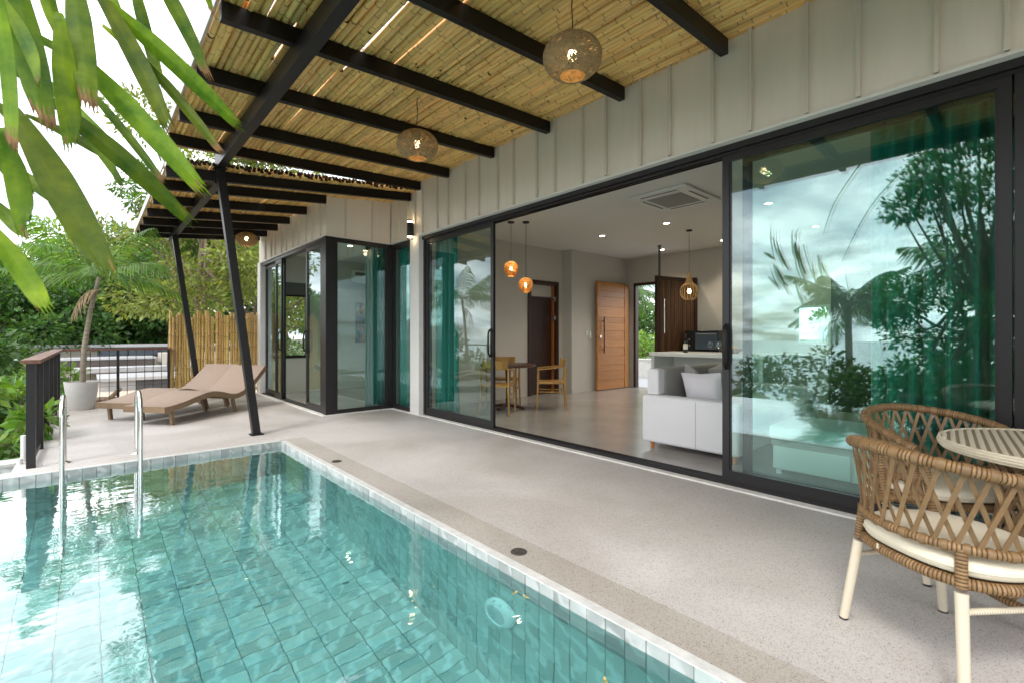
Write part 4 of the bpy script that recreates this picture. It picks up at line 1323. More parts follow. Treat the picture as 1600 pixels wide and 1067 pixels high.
def bamboo(L, r, seed, axis='y', node=(0.24, 0.36), n=9, bend=0.006):
    """one pole along +axis with raised joints; slots: culm, joint, flat cap coloured as a shaded hollow"""
    rn = random.Random(seed)
    st = [0.0]; rad = [r]
    z = rn.uniform(0.05, 0.3); mi = []
    while z < L - 0.03:
        st += [z - 0.014, z - 0.004, z + 0.004, z + 0.014]
        rad += [r * rn.uniform(0.97, 1.0), r * 1.09, r * 1.09, r * rn.uniform(0.97, 1.0)]
        z += rn.uniform(*node)
    st.append(L); rad.append(r * 0.97)
    p1, p2 = rn.uniform(0, 6), rn.uniform(0, 6)
    pts = []
    for s in st:
        a = bend * math.sin(s * 1.3 + p1); b = bend * math.sin(s * 1.7 + p2)
        pts.append((a, s, b) if axis == 'y' else (a, b, s))
    mb = MB(); mb.tube(pts, rad, n, cap=True, m=0, capm=2)
    k = len(st)
    for i in range(k - 1):
        if (i - 1) % 4 in (0, 1, 2) and i >= 1 and i < k - 2 and (i - 1) % 4 == 1:
            for j in range(n):
                mb.mi[i * n + j] = 1
    return mb


BM = ['bamboo roof', 'bamboo node', 'bamboo end shade']
poles = [bamboo(3.2, 0.0245, 100 + i).mesh('bamboo_pole', BM, smooth=True) for i in range(12)]
deckpart = MB().box((ROOF_X0 + 0.02, -3.15, zmain(ROOF_X0) + 0.182), (ROOF_X0 + 0.04, 6.38, zmain(ROOF_X0) + 0.20)).build('bamboo_roof', 'roof trim', perg)
rest = MB()
pitch = 0.0462
nrow = int((ROOF_X1 + 0.03 - ROOF_X0 - 0.02) / pitch) + 1
cnt = 0
for r in range(nrow):
    x = ROOF_X0 + 0.045 + r * pitch
    y = 6.40 + random.uniform(-0.03, 0.03)
    while y > -3.2:
        L = random.uniform(2.3, 3.2)
        y0 = y - L
        rr = random.uniform(0.88, 0.965)
        if random.random() < (0.07 if x < 1.9 else 0.0):
            rr *= 0.88
        zz = zmain(x) + RH + 0.0245 + random.uniform(-0.002, 0.004)
        xx = x + random.uniform(-0.0025, 0.0025)
        if cnt < 300:
            link('bamboo_pole', random.choice(poles), deckpart, (xx, y0, zz), (random.uniform(-.002, .002), random.uniform(-.6, .6), random.uniform(-.003, .003)), (rr, (L - 0.001) / 3.2, rr)); cnt += 1
        y = y0
# second layer of poles lying in the grooves, closing most gaps
def add_pole(L, r, x, y, z, n=7):
    mb = bamboo(L, r, random.randrange(9999), n=n)
    o_ = len(rest.v)
    rest.v.extend((a + x, b + y, c + z) for a, b, c in mb.v)
    rest.f.extend(tuple(i + o_ for i in f) for f in mb.f); rest.mi.extend(mb.mi)


for r in range(nrow):
    x = ROOF_X0 + 0.045 + (r + 0.5) * pitch
    if x > ROOF_X1 + 0.01: continue
    for zf, y0, y1 in ((zmain, -3.2, 6.38), (zlow, 6.46, 11.0 if x < 2.65 else 7.26)):
        y = y0
        while y < y1 - 0.2:
            L = min(random.uniform(1.6, 3.2), y1 - y)
            if random.random() > (0.30 if x < 1.3 else 0.10 if x < 2.0 else 0.0):
                add_pole(L, 0.0235, x, y, zf(x) + RH + 0.0245 + 0.036)
            y += L
# lower, farther field of bamboo
ends = []
for r in range(nrow):
    x = ROOF_X0 + 0.045 + r * pitch
    yend = 11.02 if x < 2.655 else 7.267
    y = 6.41 + random.uniform(-0.05, 0.05)
    while y < yend - 0.05:
        L = min(random.uniform(2.0, 3.2), yend - y - random.uniform(0, .004))
        mb = bamboo(L - 0.001, 0.0245 * random.uniform(0.90, 1.0), random.randrange(9999), n=8)
        xx = x + random.uniform(-.003, .003)
        zz = zlow(x) + RH + 0.0245 + random.uniform(-.002, .004)
        o_ = len(rest.v)
        rest.v.extend((a + xx, b + y, c + zz) for a, b, c in mb.v)
        rest.f.extend(tuple(i + o_ for i in f) for f in mb.f); rest.mi.extend(mb.mi)
        y += L
tag(rest.build('bamboo_pole_rest', BM, deckpart, smooth=True), kind='stuff')

# ------------------------------------------------------------------ bamboo fence
bf = thing('bamboo_fence', 'upright bamboo pole screen behind the loungers', 'fence', (1.95, 11.15, 0))
FM = ['bamboo fence', 'bamboo node', 'bamboo end shade']
fp = [bamboo(1.7, 0.026, 300 + i, axis='z', node=(0.22, 0.34), n=10, bend=0.008).mesh('bamboo_pole', FM, smooth=True) for i in range(9)]
x = -0.80
i = 0
while x < 0.74:
    s = random.uniform(0.72, 1.18)
    h = random.choice((1.0, 0.965, 0.94, 1.0, 0.955)) * random.uniform(0.985, 1.012)
    link('bamboo_pole', random.choice(fp), bf, (x, random.uniform(-0.012, 0.012), 0.0), (0, random.uniform(-.008, .008), random.uniform(0, 6)), (s, s, h))
    x += 0.026 * s * 2 + 0.001
    i += 1
for z in (0.35, 1.3):
    MB().tube([(-0.80, 0.055, z), (0.74, 0.055, z)], 0.02, 8).build('cross_rail', 'bamboo fence', bf, smooth=True)

# ------------------------------------------------------------------ railing
rl = thing('railing', 'black metal railing with flat brown wooden handrail and thin wires', 'railing', (-0.40, 6.2, 0))
rl.location = (0, 0, 0)
RX, RY0, RY1 = -0.42, 6.18, 11.05
for i in range(6):
    y = RY0 + (RY1 - RY0) * i / 5
    MB().box((RX - 0.012, y - 0.03, 0.0), (RX + 0.05, y + 0.03, 0.955)).build('post', 'black metal', rl)
for z in (0.06,):
    MB().box((RX + 0.005, RY0 + 0.031, z - 0.015), (RX + 0.035, RY1 - 0.031, z + 0.015)).build('bottom_rail', 'black metal', rl)
MB().box((RX - 0.045, RY0 - 0.06, 0.956), (RX + 0.085, RY1 + 0.06, 0.99)).build('handrail', 'wood rail', rl)
MB().box((RX + 0.087, RY1 - 0.05, 0.956), (1.16, RY1 + 0.06, 0.99)).build('handrail', 'wood rail', rl)
for x in (0.38, 1.12):
    MB().box((x - 0.02, RY1 - 0.02, 0.0), (x + 0.02, RY1 + 0.02, 0.955)).build('post', 'black metal', rl)
for i in range(11):
    x = -0.24 + i * 0.125
    MB().tube([(x, RY1, 0.02), (x, RY1, 0.955)], 0.005, 6).build('wire', 'black metal', rl)
for z in (0.32, 0.64):
    MB().tube([(RX + 0.05, RY1, z), (1.12, RY1, z)], 0.0025, 5).build('cross_wire', 'black metal', rl)
for i in range(5):
    for k in range(1, 6):
        y = RY0 + (RY1 - RY0) * (i + k / 6) / 5
        MB().tube([(RX + 0.02, y, 0.075), (RX + 0.02, y, 0.955)], 0.005, 6).build('wire', 'black metal', rl)
for z, h, x in ((-0.6, 0.75, -0.62), (-0.6, 0.55, -0.68)):
    pass
pp = thing('drain_pipe', 'short white pipes standing beyond the railing foot', 'pipe', (-0.475, 6.5, -0.55))
for dx, dy, h in ((0.0, 0.05, 0.80), (-0.02, -0.06, 0.60)):
    MB().tube([(dx, dy, 0), (dx, dy, h)], 0.022, 12).build('pipe_tube', 'plastic white', pp, smooth=True)


# ------------------------------------------------------------------ loungers
def lounger(label, loc, rz):
    t = thing('sun_lounger', label, 'sun lounger', loc, rz, 'wave shaped sun loungers')
    # side profile: foot at 0, head at 2.0
    prof = [(0.0, 0.265), (0.15, 0.275), (0.35, 0.305), (0.55, 0.350), (0.75, 0.382), (0.92, 0.376), (1.07, 0.342), (1.20, 0.306), (1.32, 0.298), (1.45, 0.330), (1.58, 0.395), (1.72, 0.490), (1.86, 0.600), (1.98, 0.700)]
    # smooth it
    P = []
    for i in range(len(prof) - 1):
        p0 = prof[max(i - 1, 0)]; p1 = prof[i]; p2 = prof[i + 1]; p3 = prof[min(i + 2, len(prof) - 1)]
        for k in range(4):
            u = k / 4
            P.append(tuple(0.5 * (2 * p1[j] + (p2[j] - p0[j]) * u + (2 * p0[j] - 5 * p1[j] + 4 * p2[j] - p3[j]) * u * u + (-p0[j] + 3 * p1[j] - 3 * p2[j] + p3[j]) * u ** 3) for j in (0, 1)))
    P.append(prof[-1])
    W = 0.325
    th = 0.078
    mb = MB(); vs_ = []
    for i, (x, z) in enumerate(P):
        a = P[min(i + 1, len(P) - 1)]; b = P[max(i - 1, 0)]
        d = Vector((a[0] - b[0], a[1] - b[1])).normalized(); n = Vector((-d.y, d.x))
        lo = (x - n.x * th, z - n.y * th)
        if i == 0: lo = (x + 0.01, z - th)
        vs_ += [(x, -W, z), (x, -W + 0.02, z + 0.006), (x, W - 0.02, z + 0.006), (x, W, z), (lo[0], W, lo[1]), (lo[0], -W, lo[1])]
    N = len(P)
    fs = []; mi = []
    for i in range(N - 1):
        for j in range(6):
            j2 = (j + 1) % 6
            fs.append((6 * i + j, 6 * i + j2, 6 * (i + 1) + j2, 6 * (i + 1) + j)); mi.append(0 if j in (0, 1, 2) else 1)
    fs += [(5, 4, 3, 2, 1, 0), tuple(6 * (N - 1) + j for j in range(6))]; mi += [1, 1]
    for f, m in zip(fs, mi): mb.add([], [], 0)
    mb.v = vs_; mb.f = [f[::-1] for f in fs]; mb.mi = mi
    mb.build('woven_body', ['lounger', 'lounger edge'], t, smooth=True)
    for x, zt in ((0.16, 0.19), (1.28, 0.205)):
        for y in (-0.27, 0.27):
            MB().bar((x + (0.02 if x < 1 else 0.06), y, 0.0), (x, y, zt + 0.01), 0.042, 0.042, up=(0, 1, 0)).build('leg', 'lounger edge', t)
    for y in (-0.27, 0.27):
        MB().bar((1.80, y, 0.0), (1.70, y, 0.40), 0.045, 0.05, up=(0, 1, 0)).build('leg', 'lounger edge', t)
    return t


LA = R(39)
lounger('brown woven wave sun lounger closer to the pool and pergola post', (0.535 , 8.01, 0), LA)
lounger('brown woven wave sun lounger in front of the bamboo screen', (0.26, 8.70, 0), LA)


# ------------------------------------------------------------------ plants
def quads_object(name, V, m, parent=None, nv=4):
    """V: (N,nv,3) array of faces"""
    n = V.shape[0]
    me = bpy.data.meshes.new(name)
    me.vertices.add(n * nv); me.loops.add(n * nv); me.polygons.add(n)
    me.vertices.foreach_set('co', V.reshape(-1).astype(np.float32))
    me.loops.foreach_set('vertex_index', np.arange(n * nv, dtype=np.int32))
    me.polygons.foreach_set('loop_start', np.arange(0, n * nv, nv, dtype=np.int32))
    me.polygons.foreach_set('loop_total', np.full(n, nv, dtype=np.int32))
    me.materials.append(MATS[m])
    me.update(); me.validate()
    return link(name, me, parent)


def unit(a):
    return a / (np.linalg.norm(a, axis=-1, keepdims=True) + 1e-9)


def leaf_faces(P, D, size, aspect, droop=0.25, fold=0.0):
    """rhombic leaves at points P pointing along D"""
    n = len(P)
    D = unit(D + rng.normal(0, 0.45, (n, 3)) + np.array([0, 0, -droop]))
    Rn = unit(rng.normal(0, 1, (n, 3)) + np.array([0, 0, 1.1]))
    B = unit(np.cross(D, Rn))
    L = size * rng.uniform(0.40, 1.30, (n, 1)); W = L * aspect
    a = P; b = P + D * L * 0.45 + B * W * 0.5; c = P + D * L; d = P + D * L * 0.45 - B * W * 0.5
    return np.stack([a, b, c, d], axis=1)


def crown_points(clumps, n):
    P = []; D = []
    tot = sum(r ** 2 for _, r in clumps)
    for c, r in clumps:
        k = max(8, int(n * r ** 2 / tot))
        d = unit(rng.normal(0, 1, (k, 3)))
        rad = r * (rng.uniform(0.12, 1.0, (k, 1)) ** 0.5) * (1 + 0.22 * np.sin(d[:, :1] * 7 + c[0]) * np.cos(d[:, 1:2] * 6 + c[1]))
        P.append(np.array(c) + d * rad * np.array([1, 1, 0.78])); D.append(d)
    return np.concatenate(P), np.concatenate(D)


def tree(name, label, loc, h, cr, m, n=9000, leaf=0.16, aspect=0.5, clumps=22, trunk=0.16, seed=0, group=None, lean=(0, 0), crown_low=0.35, cat='tree', flat=1.0):
    rn = random.Random(seed)
    t = thing(name, label, cat, loc, 0, group)
    top = Vector((lean[0], lean[1], h * 0.72))
    tb = MB()
    pts = [Vector((0, 0, -0.3)), Vector((lean[0] * 0.25 + rn.uniform(-.1, .1), lean[1] * 0.25, h * 0.25)), Vector((lean[0] * 0.6, lean[1] * 0.6 + rn.uniform(-.1, .1), h * 0.5)), top]
    tb.tube(pts, [trunk * 1.25, trunk, trunk * 0.75, trunk * 0.35], 9)
    cl = []
    for k in range(clumps):
        a = rn.uniform(0, 6.283); q = rn.random()
        zz = h * (crown_low + (1 - crown_low) * rn.random() ** 0.8) * 0.93
        kk = (zz / h - crown_low) / max(0.01, 1 - crown_low)
        rr = cr * (0.25 + 0.75 * math.sqrt(rn.random())) * math.sqrt(max(0.08, 1 - (2 * kk * 0.9 - 0.75) ** 2))
        c = Vector((lean[0] * zz / h + rr * math.cos(a), lean[1] * zz / h + rr * math.sin(a), zz))
        r = cr * rn.uniform(0.20, 0.36)
        cl.append(((c.x, c.y, c.z), r))
        st = pts[1].lerp(top, rn.uniform(0.1, 0.9))
        mid = st.lerp(c, 0.55) + Vector((0, 0, -0.08 * h * rn.random()))
        tb.tube([st, mid, c], [trunk * 0.35, trunk * 0.22, trunk * 0.06], 6)
    tb.build('trunk', 'bark', t, smooth=True)
    P, D = crown_points(cl, n)
    quads_object('crown', leaf_faces(P, D, leaf, aspect), m, t)
    return t


def frond_geometry(base, direction, L, up=0.5, droop=1.1, pairs=26, lw=0.035, ll=0.5, seed=0, twist=0.0, vee=0.5):
    """pinnate frond; returns (rachis points, leaflet quads)"""
    rn = np.random.default_rng(seed)
    d = Vector(direction); d.z = 0; d.normalize()
    base = Vector(base)
    pts = []
    for i in range(15):
        s = i / 14
        x = L * (s - 0.12 * droop * s * s); z = L * (up * s - 0.55 * droop * s * s)
        pts.append(base + d * x + Vector((0, 0, z)))
    side = Vector((-d.y, d.x, 0))
    Q = []
    for i in range(pairs):
        s = 0.14 + 0.86 * i / (pairs - 1)
        f = s * 14; k = min(13, int(f)); p = pts[k].lerp(pts[k + 1], f - k)
        tan = (pts[k + 1] - pts[k]).normalized()
        nrm = side.cross(tan).normalized()
        l = ll * (math.sin(math.pi * min(1, 0.18 + 0.80 * s)) ** 0.7) * rn.uniform(0.85, 1.1)
        for sg in (-1, 1):
            o = (side * sg * 0.85 + tan * (0.45 + 0.35 * s) + nrm * vee * rn.uniform(0.3, 1.0) + Vector((0, 0, -0.25))).normalized()
            tip = p + o * l + Vector((0, 0, -0.18 * l * rn.uniform(0.5, 2.0)))
            mid = p + o * l * 0.5 + Vector((0, 0, 0.02 * l))
            w = tan * lw * 0.5
            Q.append([p - w * 0.5, p + w * 0.5, mid + w, mid - w])
            Q.append([mid - w, mid + w, tip + w * 0.12, tip - w * 0.12])
    return pts, np.array([[tuple(v) for v in q] for q in Q])


def palm(name, label, loc, th, lean, n, L, ll, lw, m='palm leaf', tr=0.11, pairs=26, seed=0, up=(0.1, 1.0), droop=(0.7, 1.2), cat='palm tree', group=None, vee=0.5, spear=True):
    rn = random.Random(seed)
    t = thing(name, label, cat, loc, 0, group)
    top = Vector((lean[0], lean[1], th))
    pts = [Vector((0, 0, -0.25)), Vector((lean[0] * 0.15, lean[1] * 0.15, th * 0.33)), Vector((lean[0] * 0.5, lean[1] * 0.5, th * 0.68)), top]
    mb = MB()
    sm = []
    for i in range(24):
        u = i / 23 * 3; k = min(2, int(u)); sm.append(pts[k].lerp(pts[k + 1], u - k))
    mb.tube(sm, [tr * (1.15 - 0.4 * i / 23) * (1 + 0.04 * (i % 2)) for i in range(24)], 10)
    mb.build('trunk', 'palm trunk', t, smooth=True)
    for k in range(n):
        a = k * 2.399963 + rn.uniform(-.2, .2)
        u = up[0] + (up[1] - up[0]) * (k / max(1, n - 1))
        pts_, Q = frond_geometry(top, (math.cos(a), math.sin(a), 0), L * rn.uniform(0.85, 1.1), up=u, droop=rn.uniform(*droop), pairs=pairs, lw=lw, ll=ll, seed=seed * 100 + k, vee=vee)
        fr = MB().tube(pts_, [tr * 0.16 * (1 - 0.8 * i / 14) + 0.002 for i in range(15)], 5).build('frond', m, t, smooth=True)
        quads_object('leaflets', Q, m, fr)
    return t


# potted palm by the railing
pot = thing('plant_pot', 'tapered pale grey concrete planter at the railing corner', 'planter', (-0.10, 10.62, 0))
MB().lathe([(0.165, 0.0), (0.17, 0.005), (0.222, 0.455), (0.222, 0.462), (0.198, 0.462), (0.19, 0.42)], 40, cap=False).build('pot_body', 'pot', pot, smooth=True)
MB().lathe([(0.19, 0.40), (0.19, 0.415), (0.0, 0.425)], 24).build('soil', 'soil', pot)
pm = palm('potted_palm', 'slender young palm with feathery fronds growing in concrete planter', (-0.10, 10.62, 0.42), 1.78, (0.22, -0.06), 13, 1.35, 0.40, 0.034, m='leaf mid', tr=0.038, pairs=24, seed=3, up=(0.25, 1.15), droop=(0.75, 1.15), vee=0.5)
mb_pts, Q = frond_geometry((0.27, -0.07, 1.55), (-1, -0.15, 0), 0.55, up=0.35, droop=2.3, pairs=20, lw=0.02, ll=0.30, seed=77)
dfm = MB().tube(mb_pts, 0.007, 5).build('dead_frond', 'dead frond', pm, smooth=True)
quads_object('leaflets', Q, 'dead frond', dfm)

# trees beyond the deck
TG = 'trees behind the terrace'
TREES = [
    ('leafy_tree', 'tall airy golden-green tree rising behind the bamboo screen', (2.3, 16.2, -0.3), 8.4, 2.4, 'leaf gold', 8000, 0.20, 0.42, 26, 0.14, 0.28),
    ('leafy_tree', 'tall open tree with trunk showing between lounger screen and house', (4.4, 18.5, -0.3), 8.6, 2.7, 'leaf gold', 8000, 0.22, 0.42, 24, 0.16, 0.25),
    ('leafy_tree', 'tall feathery tree whose crown reaches the pergola roof edge', (2.05, 19.5, -0.3), 7.6, 1.7, 'leaf mid', 6500, 0.20, 0.38, 20, 0.13, 0.40),
    ('dense_tree', 'rounded dark green tree directly behind the slender potted palm', (0.9, 25.5, -0.4), 5.4, 3.2, 'leaf dark', 12000, 0.27, 0.5, 30, 0.2, 0.05),
    ('dense_tree', 'broad dark tree over the grey terrace roofs', (3.2, 27.0, -0.4), 6.3, 3.2, 'leaf dark', 11000, 0.28, 0.5, 30, 0.2, 0.05),
    ('dense_tree', 'low rounded dark tree left of the potted palm', (-1.6, 25.0, -0.6), 3.9, 2.7, 'leaf dark', 11000, 0.26, 0.5, 28, 0.2, 0.0),
    ('dense_tree', 'mid green bushy tree at the edge of the slope', (-3.4, 24.0, -1.2), 4.0, 2.6, 'leaf mid', 9000, 0.26, 0.5, 26, 0.2, 0.0),
    ('dense_tree', 'dark bushy tree further along behind the bamboo screen', (6.2, 25.5, -0.4), 7.0, 3.2, 'leaf mid', 9000, 0.28, 0.5, 26, 0.2, 0.05),
    ('far_tree', 'distant hazy tree beyond the low rounded dark tree', (-3.4, 38, -1.5), 7.2, 4.0, 'leaf mid', 7000, 0.38, 0.5, 26, 0.25, 0.05),
    ('far_tree', 'distant pale tree peeping over the dark tree behind the palm', (0.6, 40, -0.6), 8.6, 4.3, 'leaf light', 7000, 0.40, 0.5, 26, 0.25, 0.05),
    ('far_tree', 'distant broad tree high behind the terrace roofs', (5.6, 40, -0.6), 10.2, 4.6, 'leaf mid', 7500, 0.40, 0.5, 28, 0.25, 0.05),
    ('far_tree', 'distant tree seen past the corner of the house', (11, 38, -0.6), 10.5, 4.8, 'leaf mid', 7000, 0.40, 0.5, 28, 0.25, 0.05),
    ('dense_tree', 'dark tree filling the slope outside the railing', (-2.6, 16.5, -1.6), 3.0, 2.0, 'leaf dark', 8000, 0.20, 0.5, 24, 0.12, 0.0),
]
for i, (nm, lab, loc, h, cr, m, n, leaf, asp, cl, tr, low) in enumerate(TREES):
    tree(nm, lab, loc, h, cr, m, int(n * 1.7), leaf * 0.82, asp, cl, tr, seed=40 + i, group=TG, crown_low=low, lean=(random.uniform(-.3, .3), random.uniform(-.3, .3)))
# shrubs on the slope at the left
SHR = [
    ('bright green leafy shrub just outside the railing', (-1.05, 8.1, -1.0), 1.75, 0.75, 'leaf light', 1500, 0.16, 20, 10),
    ('bright green shrub rooted below the overflow ledge', (-1.25, 7.3, -1.2), 1.15, 0.6, 'leaf light', 900, 0.14, 21, 8),
    ('spreading green shrub behind the bright one outside the railing', (-1.5, 9.6, -1.1), 1.7, 0.95, 'leaf mid', 2400, 0.17, 22, 12),
    ('darker shrub on the slope beside the railing corner', (-1.5, 11.8, -0.9), 1.75, 1.0, 'leaf dark', 2800, 0.16, 23, 12),
    ('small yellow-green plant poking through the railing', (-0.72, 9.6, -0.55), 1.35, 0.28, 'leaf light', 140, 0.15, 24, 5),
    ('low green bush on the sand beyond the planter', (-0.9, 14.2, -0.5), 1.15, 0.9, 'leaf mid', 2600, 0.14, 25, 12),
]
for lab, loc, h, cr, m, n, leaf, sd, cl in SHR:
    tree('shrub', lab, loc, h, cr, m, n, leaf, 0.42, cl, 0.025, seed=sd, group='shrubs around the terrace', crown_low=0.05, cat='shrub')

# trees on the seaward side (they stand behind the viewer and show in the glass)
palm('coconut_palm', 'coconut palm with drooping fronds seaward of the pool', (-19.0, 6.0, -8.2), 11.0, (0.2, 0.1), 24, 2.5, 0.8, 0.075, tr=0.18, pairs=30, seed=5, up=(-0.2, 1.1), droop=(0.6, 1.15), group='seaward palms')
palm('coconut_palm', 'smaller coconut palm further down the seaward slope', (-13, 13.5, -4.0), 5.6, (0.3, -0.2), 18, 2.4, 0.8, 0.06, tr=0.15, pairs=24, seed=6, up=(-0.2, 1.1), droop=(0.6, 1.1), group='seaward palms')
palm('coconut_palm', 'tall coconut palm seaward beside the spreading leafy tree', (-9.2, 1.1, -4.2), 7.2, (0.2, -0.1), 16, 2.0, 0.75, 0.055, tr=0.15, pairs=26, seed=8, up=(-0.2, 1.0), droop=(0.6, 1.1), group='seaward palms')
tree('leafy_tree', 'spreading leafy tree on the seaward slope by the pool rim', (-5.1, 0.80, -1.5), 7.0, 1.65, 'leaf dark', 26000, 0.12, 0.45, 60, 0.14, seed=91, crown_low=0.14, lean=(0.1, 0), group='seaward trees')
for i, (x, y, h, r) in enumerate(((-10, -3, 4.6, 2.4), (-13, 1.5, 5.6, 2.6), (-16, 7, 6.6, 3.0), (-14, 19, 6.2, 3.0), (-18, 14, 7.2, 3.2), (-20, 24, 8.2, 3.6), (-9, 8.5, 3.7, 1.8))):
    tree('slope_tree', ['bushy tree at the seaward end of the pool', 'bushy tree seaward of the tall coconut palm', 'broad tree down the seaward slope', 'rounded tree below the smaller coconut palm', 'broad tree far down the seaward slope', 'large tree at the far end of the seaward slope', 'small tree near the coconut palm'][i], (x, y, ground_z(x, y)), h, r, 'leaf dark', 3800, 0.28, 0.5, 16, 0.15, seed=120 + i, crown_low=0.1, group='seaward trees')

# garden behind the entrance
gw = thing('garden_wall', 'low white planter wall outside the entrance door', 'garden wall', (12.4, 7.4, -0.55))
MB().box((-0.1, -2.8, 0), (0.1, 2.8, 1.06)).build('wall_body', 'white curb', gw)
MB().box((-0.13, -2.8, 1.061), (0.13, 2.8, 1.09)).build('wall_cap', 'white curb', gw)
bx('entrance_path', (9.862, 3.5, -0.4), (12.29, 10.2, -0.02), 'concrete light')['kind'] = 'structure'
tree('hedge', 'bright green hedge growing behind the low white wall', (13.3, 8.6, -0.4), 1.75, 1.15, 'leaf light', 4200, 0.13, 0.45, 18, 0.05, seed=66, crown_low=0.0, cat='hedge')
tree('hedge', 'green bush outside the small kitchen window', (12.0, 3.2, -0.5), 2.3, 0.8, 'leaf light', 2200, 0.13, 0.45, 12, 0.04, seed=67, crown_low=0.1, cat='hedge')
tree('garden_tree', 'dark rounded tree behind the entrance hedge', (20, 13.2, -0.5), 3.9, 2.3, 'leaf dark', 6000, 0.22, 0.5, 20, 0.15, seed=68, crown_low=0.05)
palm('garden_palm', 'coconut palm leaning over the entrance garden', (15.3, 10.4, -0.5), 3.4, (-0.3, 0.1), 14, 1.7, 0.6, 0.045, tr=0.10, seed=9, up=(-0.2, 1.0), droop=(0.6, 1.2))

# neighbouring terraces
nb = thing('neighbour_building', 'grey flat-roofed stepped terraces beyond the railing', 'building', (1.5, 20, -0.3))
nb.location = (0, 0, 0)
def NB(name, a, b, m): return bx(name, a, b, m, nb)
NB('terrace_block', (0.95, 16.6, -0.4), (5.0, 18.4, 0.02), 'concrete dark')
NB('terrace_slab', (0.15, 16.5, 0.021), (5.1, 18.6, 0.10), 'concrete light')
NB('side_wall', (0.2, 16.62, -0.4), (0.948, 18.4, 0.02), 'concrete light')
NB('terrace_slab', (-0.4, 19.2, 0.10), (5.2, 20.6, 0.22), 'concrete light')
NB('wall', (1.9, 20.61, -0.4), (5.4, 22, 0.62), 'house cream')
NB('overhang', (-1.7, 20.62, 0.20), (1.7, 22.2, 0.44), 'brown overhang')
NB('overhang_slab', (-1.75, 20.6, 0.441), (1.75, 22.3, 0.50), 'concrete light')
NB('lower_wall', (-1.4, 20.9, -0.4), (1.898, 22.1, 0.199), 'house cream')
NB('upper_wall', (-1.6, 22.6, -0.4), (5.6, 25.6, 0.44), 'house cream')
for k in range(6):
    x0 = 0.2 + k * 0.9
    NB('window', (x0, 22.55, 0.51), (x0 + 0.86, 22.62, 0.80), 'dark pane')
NB('roof_slab', (-1.8, 22.4, 0.82), (5.8, 26, 0.92), 'concrete light')
NB('window_wall', (-1.5, 22.7, 0.441), (5.5, 25.5, 0.819), 'house cream')
lg_ = thing('fallen_branch', 'dark fallen branches lying on the sand past the railing', 'branch', (0.2, 13.6, -0.25))
MB().tube([(-0.5, 0, 0.03), (0, 0.1, 0.09), (0.7, -0.1, 0.05)], [0.05, 0.06, 0.03], 8).build('branch_wood', 'bark', lg_, smooth=True)
MB().tube([(0.1, 0.1, 0.06), (0.3, -0.2, 0.32)], [0.05, 0.04], 8).build('branch_stub', 'bark', lg_, smooth=True)


# ------------------------------------------------------------------ foreground palm frond (fishtail leaflets)
def pix(u, v, t):
    l = (u - 800) / 740
    return Vector(((S_ + C_ * l) * t, (C_ - S_ * l) * t, 1.2 - (v - 526) / 740 * t))


fpalm = thing('fishtail_palm', 'palm frond with broad jagged bright green leaflets hanging over the pool', 'palm tree', (-2.95, -1.5, -1.2))
inv = -Vector((-2.95, -1.5, -1.2))
MB().tube([Vector((0, 0, -0.4)), Vector((0.05, 0.0, 1.6)), Vector((0.0, 0.05, 3.6)), Vector((0.1, 0.1, 5.3))], [0.11, 0.09, 0.075, 0.06], 12).build('trunk', 'palm trunk', fpalm, smooth=True)
stem = [Vector((-2.85, -1.4, 4.1)), Vector((-2.3, -0.5, 4.6)), Vector((-1.6, 0.6, 4.6)), Vector((-0.95, 1.5, 4.1)), Vector((-0.55, 2.0, 3.3)), Vector((-0.34, 2.15, 2.7))]
stem2 = [Vector((-2.85, -1.4, 4.0)), Vector((-2.1, -0.3, 4.35)), Vector((-1.35, 0.9, 4.0)), Vector((-0.80, 1.6, 3.2)), Vector((-0.48, 1.95, 2.3))]
def catmull(pts, k=5):
    out = []
    for i in range(len(pts) - 1):
        a, b, c, d = pts[max(i - 1, 0)], pts[i], pts[i + 1], pts[min(i + 2, len(pts) - 1)]
        for q in range(k):
            u = q / k
            out.append(0.5 * (2 * b + (c - a) * u + (2 * a - 5 * b + 4 * c - d) * u * u + (3 * b - a - 3 * c + d) * u ** 3))
    return out + [pts[-1]]


for s_ in (stem, stem2):
    s_ = catmull(s_)
    o = MB().tube([p + inv for p in s_], [0.022 - 0.017 * q / (len(s_) - 1) for q in range(len(s_))], 8).build('rachis', 'fishtail leaf', fpalm, smooth=True)


